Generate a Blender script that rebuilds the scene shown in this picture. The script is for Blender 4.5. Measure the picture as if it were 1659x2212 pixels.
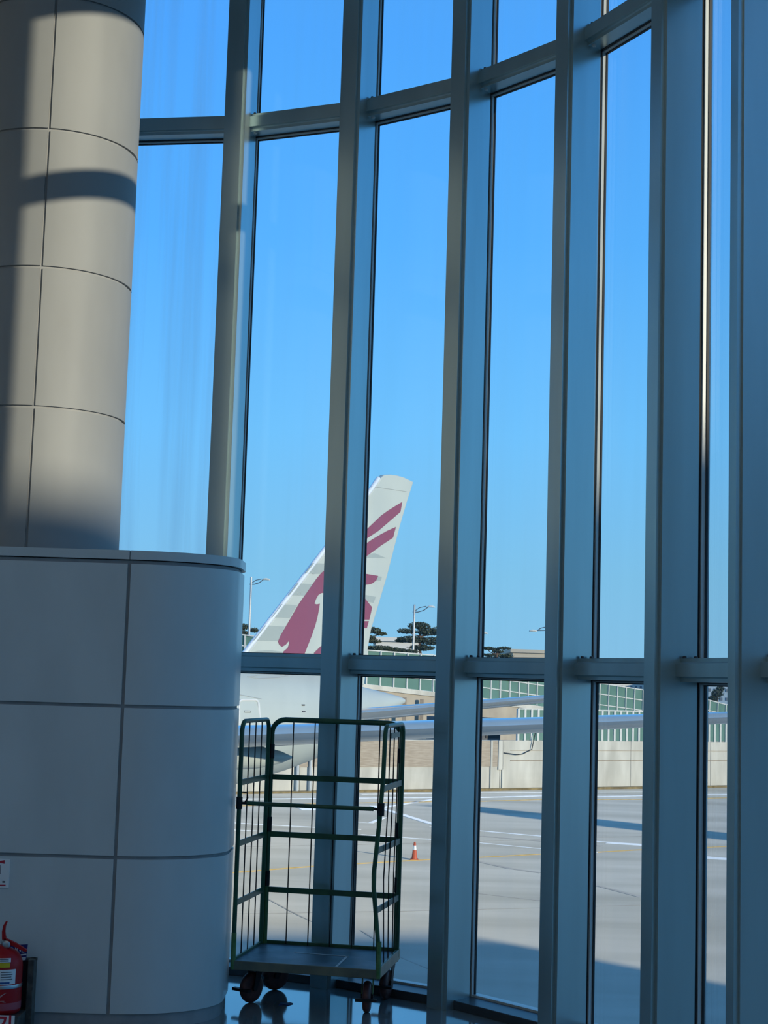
import bpy, bmesh, math, random
from mathutils import Vector, Matrix
from mathutils.bvhtree import BVHTree
R_ = math.radians
random.seed(7)
SC = bpy.context.scene
COL = SC.collection
for o in list(bpy.data.objects): bpy.data.objects.remove(o)

# ------------------------------------------------------------------ camera
FPX, CX, CY, EYE = 3322.0, 829.5, 1106.0, 1.9          # focal length in pixels of the 1659 x 2212 frame
PITCH, ROLL = R_(6.254), R_(1.736)
FWD = Vector((0, math.cos(PITCH), math.sin(PITCH)))
UPV = Vector((0, -math.sin(PITCH), math.cos(PITCH)))
RGT = Vector((1, 0, 0))
cr, sr = math.cos(ROLL), math.sin(ROLL)
cx_ = RGT*cr + UPV*sr
cy_ = UPV*cr - RGT*sr
cam_d = bpy.data.cameras.new('camera'); cam = bpy.data.objects.new('camera', cam_d); COL.objects.link(cam)
m3 = Matrix((cx_, cy_, -FWD)).transposed()
cam.matrix_world = Matrix.Translation((0, 0, EYE)) @ m3.to_4x4()
cam_d.sensor_fit = 'VERTICAL'; cam_d.sensor_height = 24.0
cam_d.lens = 24.0*FPX/2212.0
cam_d.clip_start = 0.05; cam_d.clip_end = 5000
SC.camera = cam

# ------------------------------------------------------------------ sky, sun, exposure
SC.view_settings.view_transform = 'Standard'; SC.view_settings.look = 'None'
SC.view_settings.gamma = 1.0; SC.view_settings.exposure = 0.0; SC.view_settings.use_curve_mapping = False
SUN_AZ, SUN_EL = R_(136), R_(10.0)
SUN = Vector((math.sin(SUN_AZ)*math.cos(SUN_EL), math.cos(SUN_AZ)*math.cos(SUN_EL), math.sin(SUN_EL)))
w = bpy.data.worlds.new('sky'); SC.world = w; w.use_nodes = True
nt = w.node_tree; nt.nodes.clear()
tc = nt.nodes.new('ShaderNodeTexCoord'); sx = nt.nodes.new('ShaderNodeSeparateXYZ')
rp = nt.nodes.new('ShaderNodeValToRGB'); bg = nt.nodes.new('ShaderNodeBackground'); wo = nt.nodes.new('ShaderNodeOutputWorld')
nt.links.new(tc.outputs['Generated'], sx.inputs[0]); nt.links.new(sx.outputs['Z'], rp.inputs[0])
nt.links.new(rp.outputs[0], bg.inputs[0]); nt.links.new(bg.outputs[0], wo.inputs[0])
bg.inputs[1].default_value = 1.1
els = rp.color_ramp.elements
els[0].position = 0.0; els[0].color = (0.255, 0.53, 0.79, 1)
els[1].position = 1.0; els[1].color = (0.115, 0.24, 0.42, 1)
for p, c in ((0.07, (0.22, 0.53, 0.82, 1)), (0.16, (0.165, 0.525, 0.97, 1)), (0.28, (0.100, 0.435, 1.0, 1)), (0.40, (0.080, 0.375, 0.98, 1)), (0.62, (0.095, 0.31, 0.70, 1))):
    e = els.new(p); e.color = c
sun_d = bpy.data.lights.new('sun', 'SUN'); sun = bpy.data.objects.new('sun', sun_d); COL.objects.link(sun)
sun_d.energy = 3.8; sun_d.color = (1.0, 0.87, 0.68); sun_d.angle = R_(0.53)
sun.rotation_euler = (-SUN).to_track_quat('-Z', 'Y').to_euler()
sun.location = SUN*60
FILL_W = 2.0          # added fill lights of the hall

# ------------------------------------------------------------------ pixel <-> place helpers (used to measure places on known planes)
def ray(x, y):
    u, v = x-CX, CY-y
    return cx_*u + cy_*v + FWD*FPX
O3 = Vector((0, 0, EYE))
def at_z(x, y, z): r = ray(x, y); return O3 + r*((z-EYE)/r.z)
def at_y(x, y, Y): r = ray(x, y); return O3 + r*(Y/r.y)
def at_plane(x, y, p, n): r = ray(x, y); return O3 + r*((Vector(p)-O3).dot(n)/r.dot(n))

# ------------------------------------------------------------------ materials
MATS = {}
def mat(name, col, rough=0.6, metal=0.0, noise=0.0, nscale=8.0, col2=None, stretch=(1, 1, 1), bump=0.0, spec=0.5, ramp=(0.35, 0.65), coat=0.0, detail=4.0, drough=0.0):
    if name in MATS: return MATS[name]
    m = bpy.data.materials.new(name); m.use_nodes = True
    n = m.node_tree; b = n.nodes['Principled BSDF']
    b.inputs['Base Color'].default_value = (*col, 1); b.inputs['Roughness'].default_value = rough
    b.inputs['Metallic'].default_value = metal; b.inputs['Specular IOR Level'].default_value = spec
    b.inputs['Diffuse Roughness'].default_value = drough
    if coat:
        b.inputs['Coat Weight'].default_value = coat; b.inputs['Coat Roughness'].default_value = rough*.9; b.inputs['Coat IOR'].default_value = 1.6
    c2 = col2 if col2 else tuple(min(1, c*(1+noise)) for c in col)
    c1 = col if col2 else tuple(c*(1-noise) for c in col)
    t = n.nodes.new('ShaderNodeTexCoord'); mp = n.nodes.new('ShaderNodeMapping')
    mp.inputs['Scale'].default_value = stretch
    nz = n.nodes.new('ShaderNodeTexNoise'); nz.inputs['Scale'].default_value = nscale; nz.inputs['Detail'].default_value = detail
    rmp = n.nodes.new('ShaderNodeValToRGB')
    rmp.color_ramp.elements[0].position = ramp[0]; rmp.color_ramp.elements[1].position = ramp[1]
    rmp.color_ramp.elements[0].color = (*c1, 1); rmp.color_ramp.elements[1].color = (*c2, 1)
    n.links.new(t.outputs['Object'], mp.inputs[0]); n.links.new(mp.outputs[0], nz.inputs['Vector'])
    n.links.new(nz.outputs['Fac'], rmp.inputs[0])
    if noise or col2: n.links.new(rmp.outputs[0], b.inputs['Base Color'])
    if bump:
        bp = n.nodes.new('ShaderNodeBump'); bp.inputs['Strength'].default_value = bump; bp.inputs['Distance'].default_value = 0.02
        n.links.new(nz.outputs['Fac'], bp.inputs['Height']); n.links.new(bp.outputs[0], b.inputs['Normal'])
    MATS[name] = m
    return m
def glass_mat(name, tint, dirt, streak, refl=1.0):
    m = bpy.data.materials.new(name); m.use_nodes = True; n = m.node_tree; n.nodes.clear()
    out = n.nodes.new('ShaderNodeOutputMaterial'); tr = n.nodes.new('ShaderNodeBsdfTransparent'); gl = n.nodes.new('ShaderNodeBsdfGlossy')
    tr.inputs[0].default_value = (*tint, 1); gl.inputs['Roughness'].default_value = 0.03
    fr = n.nodes.new('ShaderNodeLayerWeight'); fr.inputs['Blend'].default_value = 0.5
    pw_ = n.nodes.new('ShaderNodeMath'); pw_.operation = 'POWER'; pw_.inputs[1].default_value = 4.0
    ml = n.nodes.new('ShaderNodeMath'); ml.operation = 'MULTIPLY_ADD'; ml.inputs[1].default_value = 0.6*refl; ml.inputs[2].default_value = 0.018*refl
    mx = n.nodes.new('ShaderNodeMixShader'); n.links.new(fr.outputs['Facing'], pw_.inputs[0]); n.links.new(pw_.outputs[0], ml.inputs[0]); n.links.new(ml.outputs[0], mx.inputs[0])
    n.links.new(tr.outputs[0], mx.inputs[1]); n.links.new(gl.outputs[0], mx.inputs[2])
    t = n.nodes.new('ShaderNodeTexCoord'); mp = n.nodes.new('ShaderNodeMapping'); mp.inputs['Scale'].default_value = streak
    nz = n.nodes.new('ShaderNodeTexNoise'); nz.inputs['Scale'].default_value = 1.0; nz.inputs['Detail'].default_value = 5
    rmp = n.nodes.new('ShaderNodeMapRange'); rmp.inputs[1].default_value = 0.42; rmp.inputs[2].default_value = 0.72
    rmp.inputs[3].default_value = 0.0; rmp.inputs[4].default_value = dirt
    n.links.new(t.outputs['Object'], mp.inputs[0]); n.links.new(mp.outputs[0], nz.inputs['Vector']); n.links.new(nz.outputs['Fac'], rmp.inputs[0])
    ts = n.nodes.new('ShaderNodeBsdfTranslucent'); ts.inputs[0].default_value = (0.8, 0.84, 0.86, 1)
    mx2 = n.nodes.new('ShaderNodeMixShader'); n.links.new(rmp.outputs[0], mx2.inputs[0])
    n.links.new(mx.outputs[0], mx2.inputs[1]); n.links.new(ts.outputs[0], mx2.inputs[2]); n.links.new(mx2.outputs[0], out.inputs[0])
    MATS[name] = m
    return m
M_PANEL = mat('panel_paint', (0.30, 0.308, 0.305), 0.6, 0.0, 0.05, 3.0, stretch=(1, 1, .4))
M_BASEP = mat('base_panel_paint', (0.64, 0.675, 0.66), 0.38, 0.0, 0.05, 3.0, stretch=(1, 1, .4), coat=.5)
M_JOINT = mat('joint_filler', (0.34, 0.345, 0.345), 0.7, noise=0.1)
M_MULL = mat('mullion_paint', (0.46, 0.57, 0.58), 0.30, 0.72, 0.05, 2.0, stretch=(3, 3, .3), spec=.6)
M_BEAD = mat('bead_paint', (0.58, 0.62, 0.61), 0.35, 0.0, 0.05, 4.0)
M_GASK = mat('black_rubber', (0.018, 0.02, 0.022), 0.6, noise=0.2)
M_SILL = mat('sill_paint', (0.05, 0.058, 0.066), 0.4, noise=0.1)
M_FLOOR = mat('polished_floor', (0.36, 0.42, 0.44), 0.09, 0.55, 0.06, 1.3, spec=0.8, bump=0.006)
M_WALL = mat('plain_wall', (0.66, 0.64, 0.60), 0.7, noise=0.05)
M_CEIL = mat('ceiling_paint', (0.78, 0.77, 0.75), 0.8, noise=0.04)
M_GLASS = glass_mat('window_glass', (0.962, 0.988, 0.980), 0.035, (6, 6, .35))
M_GLASSD = glass_mat('streaked_window_glass', (0.955, 0.98, 0.985), 0.26, (7, 7, .22))
M_STEEL = mat('steel', (0.55, 0.56, 0.57), 0.3, 1.0, 0.08, 20)

# ------------------------------------------------------------------ mesh helpers
class MB:
    def __init__(s): s.v = []; s.f = []
    def add(s, vs, fs):
        k = len(s.v); s.v += [tuple(x) for x in vs]; s.f += [tuple(i+k for i in f) for f in fs]; return s
    def hexa(s, p):       # 8 corners: bottom 4 then top 4
        return s.add(p, [(3, 2, 1, 0), (4, 5, 6, 7), (0, 1, 5, 4), (1, 2, 6, 5), (2, 3, 7, 6), (3, 0, 4, 7)])
    def box(s, a, b):
        x0, y0, z0 = a; x1, y1, z1 = b
        return s.hexa([(x0, y0, z0), (x1, y0, z0), (x1, y1, z0), (x0, y1, z0), (x0, y0, z1), (x1, y0, z1), (x1, y1, z1), (x0, y1, z1)])
    def obox(s, o, ax, ay, az, ra, rb, rc):     # box in an oriented frame
        o = Vector(o)
        P = lambda i, j, k: o + ax*ra[i] + ay*rb[j] + az*rc[k]
        return s.hexa([P(0, 0, 0), P(1, 0, 0), P(1, 1, 0), P(0, 1, 0), P(0, 0, 1), P(1, 0, 1), P(1, 1, 1), P(0, 1, 1)])
    def prism(s, poly, z0, z1):
        n = len(poly)
        vs = [(p[0], p[1], z0) for p in poly] + [(p[0], p[1], z1) for p in poly]
        fs = [tuple(reversed(range(n))), tuple(range(n, 2*n))] + [(i, (i+1) % n, n+(i+1) % n, n+i) for i in range(n)]
        return s.add(vs, fs)
    def extrude(s, poly3, vec):                # planar polygon pushed along vec
        n = len(poly3); vec = Vector(vec); a = [Vector(p) for p in poly3]
        vs = a + [p+vec for p in a]
        fs = [tuple(reversed(range(n))), tuple(range(n, 2*n))] + [(i, (i+1) % n, n+(i+1) % n, n+i) for i in range(n)]
        return s.add(vs, fs)
    def tube(s, pts, r, seg=8, closed=False, caps=True):
        pts = [Vector(p) for p in pts]; n = len(pts); rr = r if isinstance(r, (list, tuple)) else [r]*n
        rings = []; prev = None
        for i, p in enumerate(pts):
            if closed: t = pts[(i+1) % n]-pts[i-1]
            elif i == 0: t = pts[1]-p
            elif i == n-1: t = p-pts[i-1]
            else: t = (pts[i+1]-p).normalized()+(p-pts[i-1]).normalized()
            t = t.normalized()
            if prev is None:
                a = Vector((0, 0, 1)) if abs(t.z) < 0.9 else Vector((1, 0, 0))
                u = t.cross(a).normalized()
            else:
                u = (prev - t*prev.dot(t)).normalized()
            prev = u; v = t.cross(u)
            rings.append([p + (u*math.cos(2*math.pi*j/seg) + v*math.sin(2*math.pi*j/seg))*rr[i] for j in range(seg)])
        vs = [q for rg in rings for q in rg]; fs = []
        for i in range(n if closed else n-1):
            a = i*seg; b = ((i+1) % n)*seg
            fs += [(a+j, a+(j+1) % seg, b+(j+1) % seg, b+j) for j in range(seg)]
        if caps and not closed:
            fs += [tuple(reversed(range(seg))), tuple(range((n-1)*seg, n*seg))]
        return s.add(vs, fs)
    def lathe(s, prof, o=(0, 0, 0), ax=Vector((0, 0, 1)), seg=24):
        ax = Vector(ax).normalized(); o = Vector(o)
        a = Vector((1, 0, 0)) if abs(ax.x) < 0.9 else Vector((0, 1, 0))
        u = ax.cross(a).normalized(); v = ax.cross(u)
        vs = []; fs = []
        for r, h in prof:
            vs += [o + ax*h + (u*math.cos(2*math.pi*j/seg)+v*math.sin(2*math.pi*j/seg))*max(r, 1e-4) for j in range(seg)]
        for i in range(len(prof)-1):
            fs += [(i*seg+j, i*seg+(j+1) % seg, (i+1)*seg+(j+1) % seg, (i+1)*seg+j) for j in range(seg)]
        fs += [tuple(reversed(range(seg))), tuple(range((len(prof)-1)*seg, len(prof)*seg))]
        return s.add(vs, fs)
    def loft(s, secs, caps=True):
        n = len(secs[0]); vs = [q for c in secs for q in c]; fs = []
        for i in range(len(secs)-1):
            fs += [(i*n+j, i*n+(j+1) % n, (i+1)*n+(j+1) % n, (i+1)*n+j) for j in range(n)]
        if caps: fs += [tuple(reversed(range(n))), tuple(range((len(secs)-1)*n, len(secs)*n))]
        return s.add(vs, fs)
    def build(s, name, m, parent=None, smooth=False, bevel=0.0, bseg=2, origin=None, fix=True):
        me = bpy.data.meshes.new(name)
        o = Vector(origin) if origin is not None else None
        if o is None and parent is None and s.v:
            xs, ys, zs = zip(*s.v); o = Vector(((min(xs)+max(xs))/2, (min(ys)+max(ys))/2, min(zs)))
        if parent is not None and origin is None: o = Vector(parent.get('_o', (0, 0, 0)))
        me.from_pydata([Vector(q)-o for q in s.v], [], s.f)
        if fix:
            bm = bmesh.new(); bm.from_mesh(me); bmesh.ops.recalc_face_normals(bm, faces=bm.faces); bm.to_mesh(me); bm.free()
        if bevel:
            bm = bmesh.new(); bm.from_mesh(me)
            bmesh.ops.bevel(bm, geom=[e for e in bm.edges if len(e.link_faces) == 2 and e.calc_face_angle(0) > 0.6], offset=bevel, segments=bseg, affect='EDGES', profile=0.5)
            bm.to_mesh(me); bm.free()
        if smooth:
            for p in me.polygons: p.use_smooth = True
            if hasattr(me, 'set_sharp_from_angle'): me.set_sharp_from_angle(angle=R_(40))
        me.materials.append(m if not isinstance(m, str) else MATS[m])
        ob = bpy.data.objects.new(name, me); COL.objects.link(ob)
        if parent is not None:
            ob.parent = parent
            po = Vector(parent.get('_o', (0, 0, 0))); ob.location = o - po
        else: ob.location = o
        ob['_o'] = tuple(o)
        return ob
def tag(o, label=None, cat=None, group=None, kind=None):
    if label: o['label'] = label
    if cat: o['category'] = cat
    if group: o['group'] = group
    if kind: o['kind'] = kind
    return o
def empty(name, loc, label=None, cat=None, group=None, kind=None):
    e = bpy.data.objects.new(name, None); COL.objects.link(e); e.location = loc; e['_o'] = tuple(loc); e.empty_display_size = 0.2
    return tag(e, label, cat, group, kind)
def text_part(body, size, m, o, ax, ay, parent, name='lettering', depth=0.0008, align='CENTER', sx_=1.0, bold=0.0):
    cu = bpy.data.curves.new(name, 'FONT'); cu.body = body; cu.size = size; cu.align_x = align; cu.align_y = 'CENTER'; cu.extrude = depth; cu.resolution_u = 3; cu.offset = bold
    t = bpy.data.objects.new(name, cu); COL.objects.link(t)
    bpy.context.view_layer.update()
    me = bpy.data.meshes.new_from_object(t.evaluated_get(bpy.context.evaluated_depsgraph_get())); bpy.data.objects.remove(t)
    az = ax.cross(ay); po = Vector(parent['_o'])
    for v in me.vertices: v.co = Vector(o) - po + ax*v.co.x*sx_ + ay*v.co.y + az*v.co.z
    me.materials.clear(); me.materials.append(m)
    ob = bpy.data.objects.new(name, me); COL.objects.link(ob); ob.parent = parent; ob['_o'] = tuple(po)
    return ob
Z = Vector((0, 0, 1))

# ================================================================== THE HALL
FC = Vector((-2.1126, 6.5430, 0)); FR = 3.9723          # plan centre and radius of the rounded glass end
MW, MD = 0.076, 0.2866                                   # mullion half width, depth into the hall
CEILZ, TRZ = 6.88, ((1.938, 2.055), (5.610, 5.735))      # transom levels
HEADZ = 6.74; SILLZ = 0.05
def frame_at(phi):
    s, c = math.sin(R_(phi)), math.cos(R_(phi))
    n = Vector((s, c, 0)); t = Vector((c, -s, 0)); return (FC + n*FR, n, t)
PH = [-24.0, -10.5, 2.75, 15.926, 29.164, 42.571, 56.2525, 70.3615, 85.241]
FRM = [frame_at(p) for p in PH]
xr = FC.x + FR
for yy in (4.48, 2.4, 0.4, -2.0, -4.4, -6.8, -9.2, -11.6):
    FRM.append((Vector((xr, yy, 0)), Vector((1, 0, 0)), Vector((0, -1, 0))))

# plan outline of the hall (inside face line)
def outline(off=0.0, back=-14.0):
    pts = [(FC.x-FR-off, back-off), (xr+off, back-off)]
    for i in range(0, 181, 4):
        a = R_(90-i); pts.append((FC.x+(FR+off)*math.sin(a), FC.y+(FR+off)*math.cos(a)))
    return pts
fl = MB().prism(outline(0.10), -0.45, 0.0).build('floor', M_FLOOR)
tag(fl, 'glossy blue-grey polished floor inside the hall', 'floor', kind='structure')
ce = MB().prism(outline(0.35), CEILZ, CEILZ+1.4).build('ceiling', M_CEIL)
tag(ce, 'pale ceiling above the curved glass wall', 'ceiling', kind='structure')
pod = MB().prism(outline(0.02), -5.9, -0.45).build('wall_podium', M_WALL)
tag(pod, 'plain lower storey wall beneath the glazed hall', 'wall', kind='structure')
# solid walls: left straight + left part of the round end, back, right part behind the camera
lw = MB()
lp = [(FC.x-FR, -14.0)] + [(FC.x+FR*math.sin(R_(a)), FC.y+FR*math.cos(R_(a))) for a in range(-90, -23, 6)]
for a, b in zip(lp, lp[1:]):
    na = Vector((b[1]-a[1], -(b[0]-a[0]), 0)).normalized()*-0.15
    lw.hexa([(a[0], a[1], 0), (b[0], b[1], 0), (b[0]+na.x, b[1]+na.y, 0), (a[0]+na.x, a[1]+na.y, 0), (a[0], a[1], CEILZ), (b[0], b[1], CEILZ), (b[0]+na.x, b[1]+na.y, CEILZ), (a[0]+na.x, a[1]+na.y, CEILZ)])
tag(lw.build('wall_left', M_WALL), 'plain wall on the far left behind the column', 'wall', kind='structure')
tag(MB().box((FC.x-FR, -14.1, 0), (xr, -13.95, CEILZ)).build('wall_back', M_WALL), 'plain wall closing the hall behind the viewer', 'wall', kind='structure')
tag(MB().box((xr, -14.0, 0), (xr+.15, -11.6, CEILZ)).build('wall_right', M_WALL), 'plain side wall beside the viewer', 'wall', kind='structure')

wf = empty('wall_front', (FC.x, FC.y+FR, 0), 'curved curtain wall of tall grey mullions and glass', 'wall', kind='structure')
for i, (g, n, t) in enumerate(FRM):
    b = MB().obox(g, t, -n, Z, (-MW, MW), (0.055, MD), (0, CEILZ))
    mu = b.build('mullion', M_MULL, wf)
    bm = bmesh.new(); bm.from_mesh(mu.data)
    es = [e for e in bm.edges if abs((e.verts[0].co-e.verts[1].co).normalized().z) > .9 and ((e.verts[0].co+Vector(mu['_o'])-g).dot(-n) > MD-0.01)]
    bmesh.ops.bevel(bm, geom=es, offset=0.022, segments=4, affect='EDGES'); bm.to_mesh(mu.data); bm.free()
    for p in mu.data.polygons: p.use_smooth = True
    mu.data.set_sharp_from_angle(angle=R_(30))
    MB().obox(g, t, -n, Z, (-MW+.008, MW-.008), (0.036, 0.055), (0, CEILZ)).build('gasket', M_GASK, mu)
    MB().obox(g, t, -n, Z, (-MW-.003, MW+.003), (0.017, 0.038), (0, CEILZ)).build('glazing_bead', M_BEAD, mu)
    MB().obox(g, t, -n, Z, (-MW-.009, MW+.009), (0.004, 0.017), (0, CEILZ)).build('gasket', M_GASK, mu)
    MB().obox(g, t, -n, Z, (-.035, .035), (-0.035, -0.012), (-.4, CEILZ+.2)).build('outer_cap', M_BEAD, mu)
for i in range(len(FRM)-1):
    (g0, n0, t0), (g1, n1, t1) = FRM[i], FRM[i+1]
    a = g0 + t0*MW; c = g1 - t1*MW
    u = (c-a).normalized(); L = (c-a).length; n = Vector((-u.y, u.x, 0))
    if n.dot(n0) < 0: n = -n
    mid = (a+c)/2
    which = {2: 'partly behind the round column, with streaked panes', 3: 'left of the tail fin, the first clear of the column', 4: 'with the tail fin tip and a traffic cone behind it', 5: 'third from the right edge, with a flat pine behind', 6: 'second from the right edge, pale flats behind', 7: 'narrowest sliver, at the right edge'}.get(i, 'out of view number %d' % i)
    lab = 'tall glazed bay ' + which if i in range(2, 8) else 'tall glazed bay of the curtain wall outside the picture'
    wn = empty('window_%d' % (i+1), (mid.x, mid.y, 0), lab, 'window', kind='structure')
    if i not in range(2, 8): wn['group'] = 'glazed bays outside the picture'
    sh = 0.01
    # sill
    sl = MB().obox(a, u, -n, Z, (-sh, L+sh), (0.03, 0.20), (0, SILLZ)).build('sill', M_SILL, wn, bevel=0.004)
    MB().obox(a, u, -n, Z, (-sh, L+sh), (-0.03, 0.03), (0, SILLZ+.012)).build('sill_channel', M_BEAD, wn)
    for k, (z0, z1) in enumerate(TRZ):
        tr = MB().obox(a, u, -n, Z, (-sh-.004, L+sh), (0.05, 0.178), (z0, z1)).build('transom', M_MULL, wn)
        bm = bmesh.new(); bm.from_mesh(tr.data); po = Vector(tr['_o'])
        es = [e for e in bm.edges if abs((e.verts[0].co-e.verts[1].co).normalized().dot(u)) > .95 and min((v.co+po-a).dot(-n) for v in e.verts) > .17]
        bmesh.ops.bevel(bm, geom=es, offset=0.026, segments=5, affect='EDGES'); bm.to_mesh(tr.data); bm.free()
        for p in tr.data.polygons: p.use_smooth = True
        tr.data.set_sharp_from_angle(angle=R_(30))
        MB().obox(a, u, -n, Z, (-sh, L+sh), (0.036, 0.052), (z0-.004, z1-.006)).build('gasket', M_GASK, tr)
        MB().obox(a, u, -n, Z, (-sh, L+sh), (0.017, 0.038), (z0-.012, z1)).build('glazing_bead', M_BEAD, tr)
        MB().obox(a, u, -n, Z, (-sh, L+sh), (0.004, 0.018), (z0-.018, z1+.006)).build('gasket', M_GASK, tr)
        MB().obox(a, u, -n, Z, (-sh, L+sh), (-0.035, -0.012), (z0+.02, z1-.02)).build('outer_cap', M_BEAD, tr)
        for dd in (0.075, 0.135):
            p = a + u*0.035 - n*dd
            MB().lathe([(.010, 0), (.010, .010), (.007, .014)], p + Z*z1, Z, 10).build('bolt', M_SILL, tr)
        if k == 1:
            MB().lathe([(.014, 0), (.012, .008), (.006, .012)], a + u*0.04 - n*0.125 + Z*z0, -Z, 12).build('bolt', M_BEAD, tr)
    MB().obox(a, u, -n, Z, (-sh, L+sh), (-.05, 0.20), (HEADZ, CEILZ)).build('header', M_MULL, wn)
    gm = M_GLASSD if i in (2,) else M_GLASS
    for z0, z1 in ((SILLZ, TRZ[0][0]), (TRZ[0][1], TRZ[1][0]), (TRZ[1][1], HEADZ)):
        MB().obox(a, u, -n, Z, (-.03, L+.03), (-.010, .002), (z0, z1)).build('pane', gm, wn)

# unseen rows of ceiling lights added along the hall as fill
M_DIFF = bpy.data.materials.new('fill_diffuser'); M_DIFF.use_nodes = True
M_DIFF.node_tree.nodes['Principled BSDF'].inputs['Emission Color'].default_value = (1, .93, .82, 1)
M_DIFF.node_tree.nodes['Principled BSDF'].inputs['Emission Strength'].default_value = 1.5
for lx in (-4.6, -2.1, 0.4):
    for ly in (-11, -8, -5, -2, 1, 4):
        cl_ = empty('fill_light', (lx, ly, CEILZ), 'flat fill light added in the hall above the viewer, outside the picture', 'fill light', 'added fill lights of the hall')
        MB().box((lx-.62, ly-.17, CEILZ-.06), (lx+.62, ly+.17, CEILZ)).build('housing', M_BEAD, cl_)
        MB().box((lx-.58, ly-.13, CEILZ-.068), (lx+.58, ly+.13, CEILZ-.06)).build('diffuser', M_DIFF, cl_)
        ld = bpy.data.lights.new('lamp', 'AREA'); ld.shape = 'RECTANGLE'; ld.size = 1.15; ld.size_y = .26; ld.energy = FILL_W; ld.color = (1, .93, .82)
        lo = bpy.data.objects.new('lamp', ld); COL.objects.link(lo); lo.parent = cl_; lo.location = (0, 0, -.075)

# ================================================================== COLUMN AND ITS OVAL BASE
DC = Vector((-2.08, 9.2, 0))
colm = empty('clad_column', (DC.x, DC.y, 2.575), 'tall round column clad in grey panels, partly sunlit, rising from the oval base', 'column')
ROWS = [2.575, 3.403, 4.224, 5.050, 5.862, 6.88]
MB().lathe([(.476, 2.575), (.476, 6.88)], (DC.x, DC.y, 0), Z, 64).build('column_core', M_JOINT, colm, smooth=True)
SEAM = math.atan2(-2.028-DC.x, -(8.72-DC.y))     # angle of the seam that faces the viewer, measured from -Y towards +X
for r in range(5):
    z0, z1 = ROWS[r]+.008, ROWS[r+1]-.008
    if r == 0: z0 = ROWS[0]
    for q in range(4):
        a0 = SEAM + q*math.pi/2 + .016; a1 = SEAM + (q+1)*math.pi/2 - .016
        N = 20; oc = []; ic = []
        for k in range(N+1):
            a = a0+(a1-a0)*k/N
            d = Vector((math.sin(a), -math.cos(a), 0)); oc.append(DC+d*.49); ic.append(DC+d*.47)
        MB().prism([(p.x, p.y) for p in oc]+[(p.x, p.y) for p in reversed(ic)], z0, z1).build('cladding_panel', M_PANEL, colm, smooth=True)
# base: flat front, rounded ends
BX, XS = -2.10, 0.70                  # centre x, half length of the flat part
def drum(off, n=14):
    """half outline from the front seam round the right end to the back seam; mirrored for the left end"""
    pts = []
    a, b0, b1 = .575+off, .45+off, .52+off
    x0 = BX+XS; yf = 8.95; yb = 9.20
    for k in range(n+1):
        th = math.pi/2*k/n; pts.append((x0+a*math.sin(th), yf-b0*math.cos(th)))
    for k in range(n+1):
        th = math.pi/2*k/n; pts.append((x0+a*math.cos(th), yb+b1*math.sin(th)))
    return pts
def mir(p): return (2*BX-p[0], p[1])
base = empty('column_base', (BX, 9.1, 0), 'broad oval column base of smooth grey panels with rounded end', 'column base')
H_ = drum(-.014); core = H_ + [mir(p) for p in reversed(H_)]
MB().prism(core, 0.0, 2.52).build('base_core', M_JOINT, base, smooth=True)
tk = drum(-.05); MB().prism(tk+[mir(p) for p in reversed(tk)], 0.0, 0.078).build('toe_kick', mat('matt_black_plinth', (0.03, 0.034, 0.038), 0.95, noise=.1, spec=.1), base, smooth=True)
DROWS = [0.078, 0.902, 1.718, 2.510]
g = .0095
for r in range(3):
    z0, z1 = DROWS[r]+g, DROWS[r+1]-g
    if r == 0: z0 = DROWS[0]
    o, i_ = drum(0), drum(-.02)
    o[0] = (o[0][0]+g, o[0][1]); i_[0] = (i_[0][0]+g, i_[0][1])
    for mm in (0, 1):
        oo = [mir(p) for p in o] if mm else o; ii = [mir(p) for p in i_] if mm else i_
        MB().prism(oo+list(reversed(ii)), z0, z1).build('rounded_end_panel', M_BASEP, base, smooth=True)
    for y0, y1 in ((8.50, 8.52), (9.70, 9.72)):
        MB().box((BX-XS+g, y0, z0), (BX+XS-g, y1, z1)).build('flat_panel', M_BASEP, base)
o = drum(.006); i_ = drum(-.30)
for mm in (0, 1):
    q = [(p[0]+.004, p[1]) if k in (0, len(o)-1) else p for k, p in enumerate(o)]
    q = [mir(p) for p in q] if mm else q
    MB().prism(q, 2.525, 2.575).build('cap_piece', M_BASEP, base, smooth=True)
MB().box((BX-XS-.0, 8.494, 2.525), (BX+XS+.0, 9.726, 2.575)).build('cap_piece', M_BASEP, base)

# ================================================================== ROLL CAGE TROLLEY
M_GREEN = mat('green_paint', (0.020, 0.078, 0.040), 0.35, 0.0, col2=(0.038, 0.125, 0.052), nscale=9)
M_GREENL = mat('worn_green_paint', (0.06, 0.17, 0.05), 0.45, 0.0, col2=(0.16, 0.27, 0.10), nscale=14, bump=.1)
M_BAR = mat('pale_green_bar', (0.05, 0.11, 0.075), 0.4, 0.0, col2=(0.085, 0.15, 0.11), nscale=12)
M_WIRE = mat('dark_wire', (0.03, 0.028, 0.028), 0.4, 0.6, 0.2, 20)
M_DECK = mat('scuffed_deck', (0.065, 0.095, 0.115), 0.45, 0.0, col2=(0.17, 0.22, 0.26), nscale=5, ramp=(.45, .75), detail=8, spec=.25)
M_DECKE = mat('deck_edge', (0.11, 0.125, 0.10), 0.5, 0.0, col2=(0.19, 0.19, 0.13), nscale=7)
M_TYRE = mat('dark_red_tyre', (0.09, 0.030, 0.028), 0.5, 0.0, col2=(0.15, 0.05, 0.04), nscale=30)
M_IRON = mat('dark_iron', (0.03, 0.03, 0.032), 0.5, 0.7, 0.2, 20)
M_TAPE = mat('white_tape', (0.55, 0.58, 0.58), 0.6, noise=0.15, nscale=30)
DZ = 0.265
dk = [at_z(500.6, 2075, DZ), at_z(806, 2096, DZ), at_z(868.7, 2055, DZ), at_z(570, 2037, DZ)]
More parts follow.
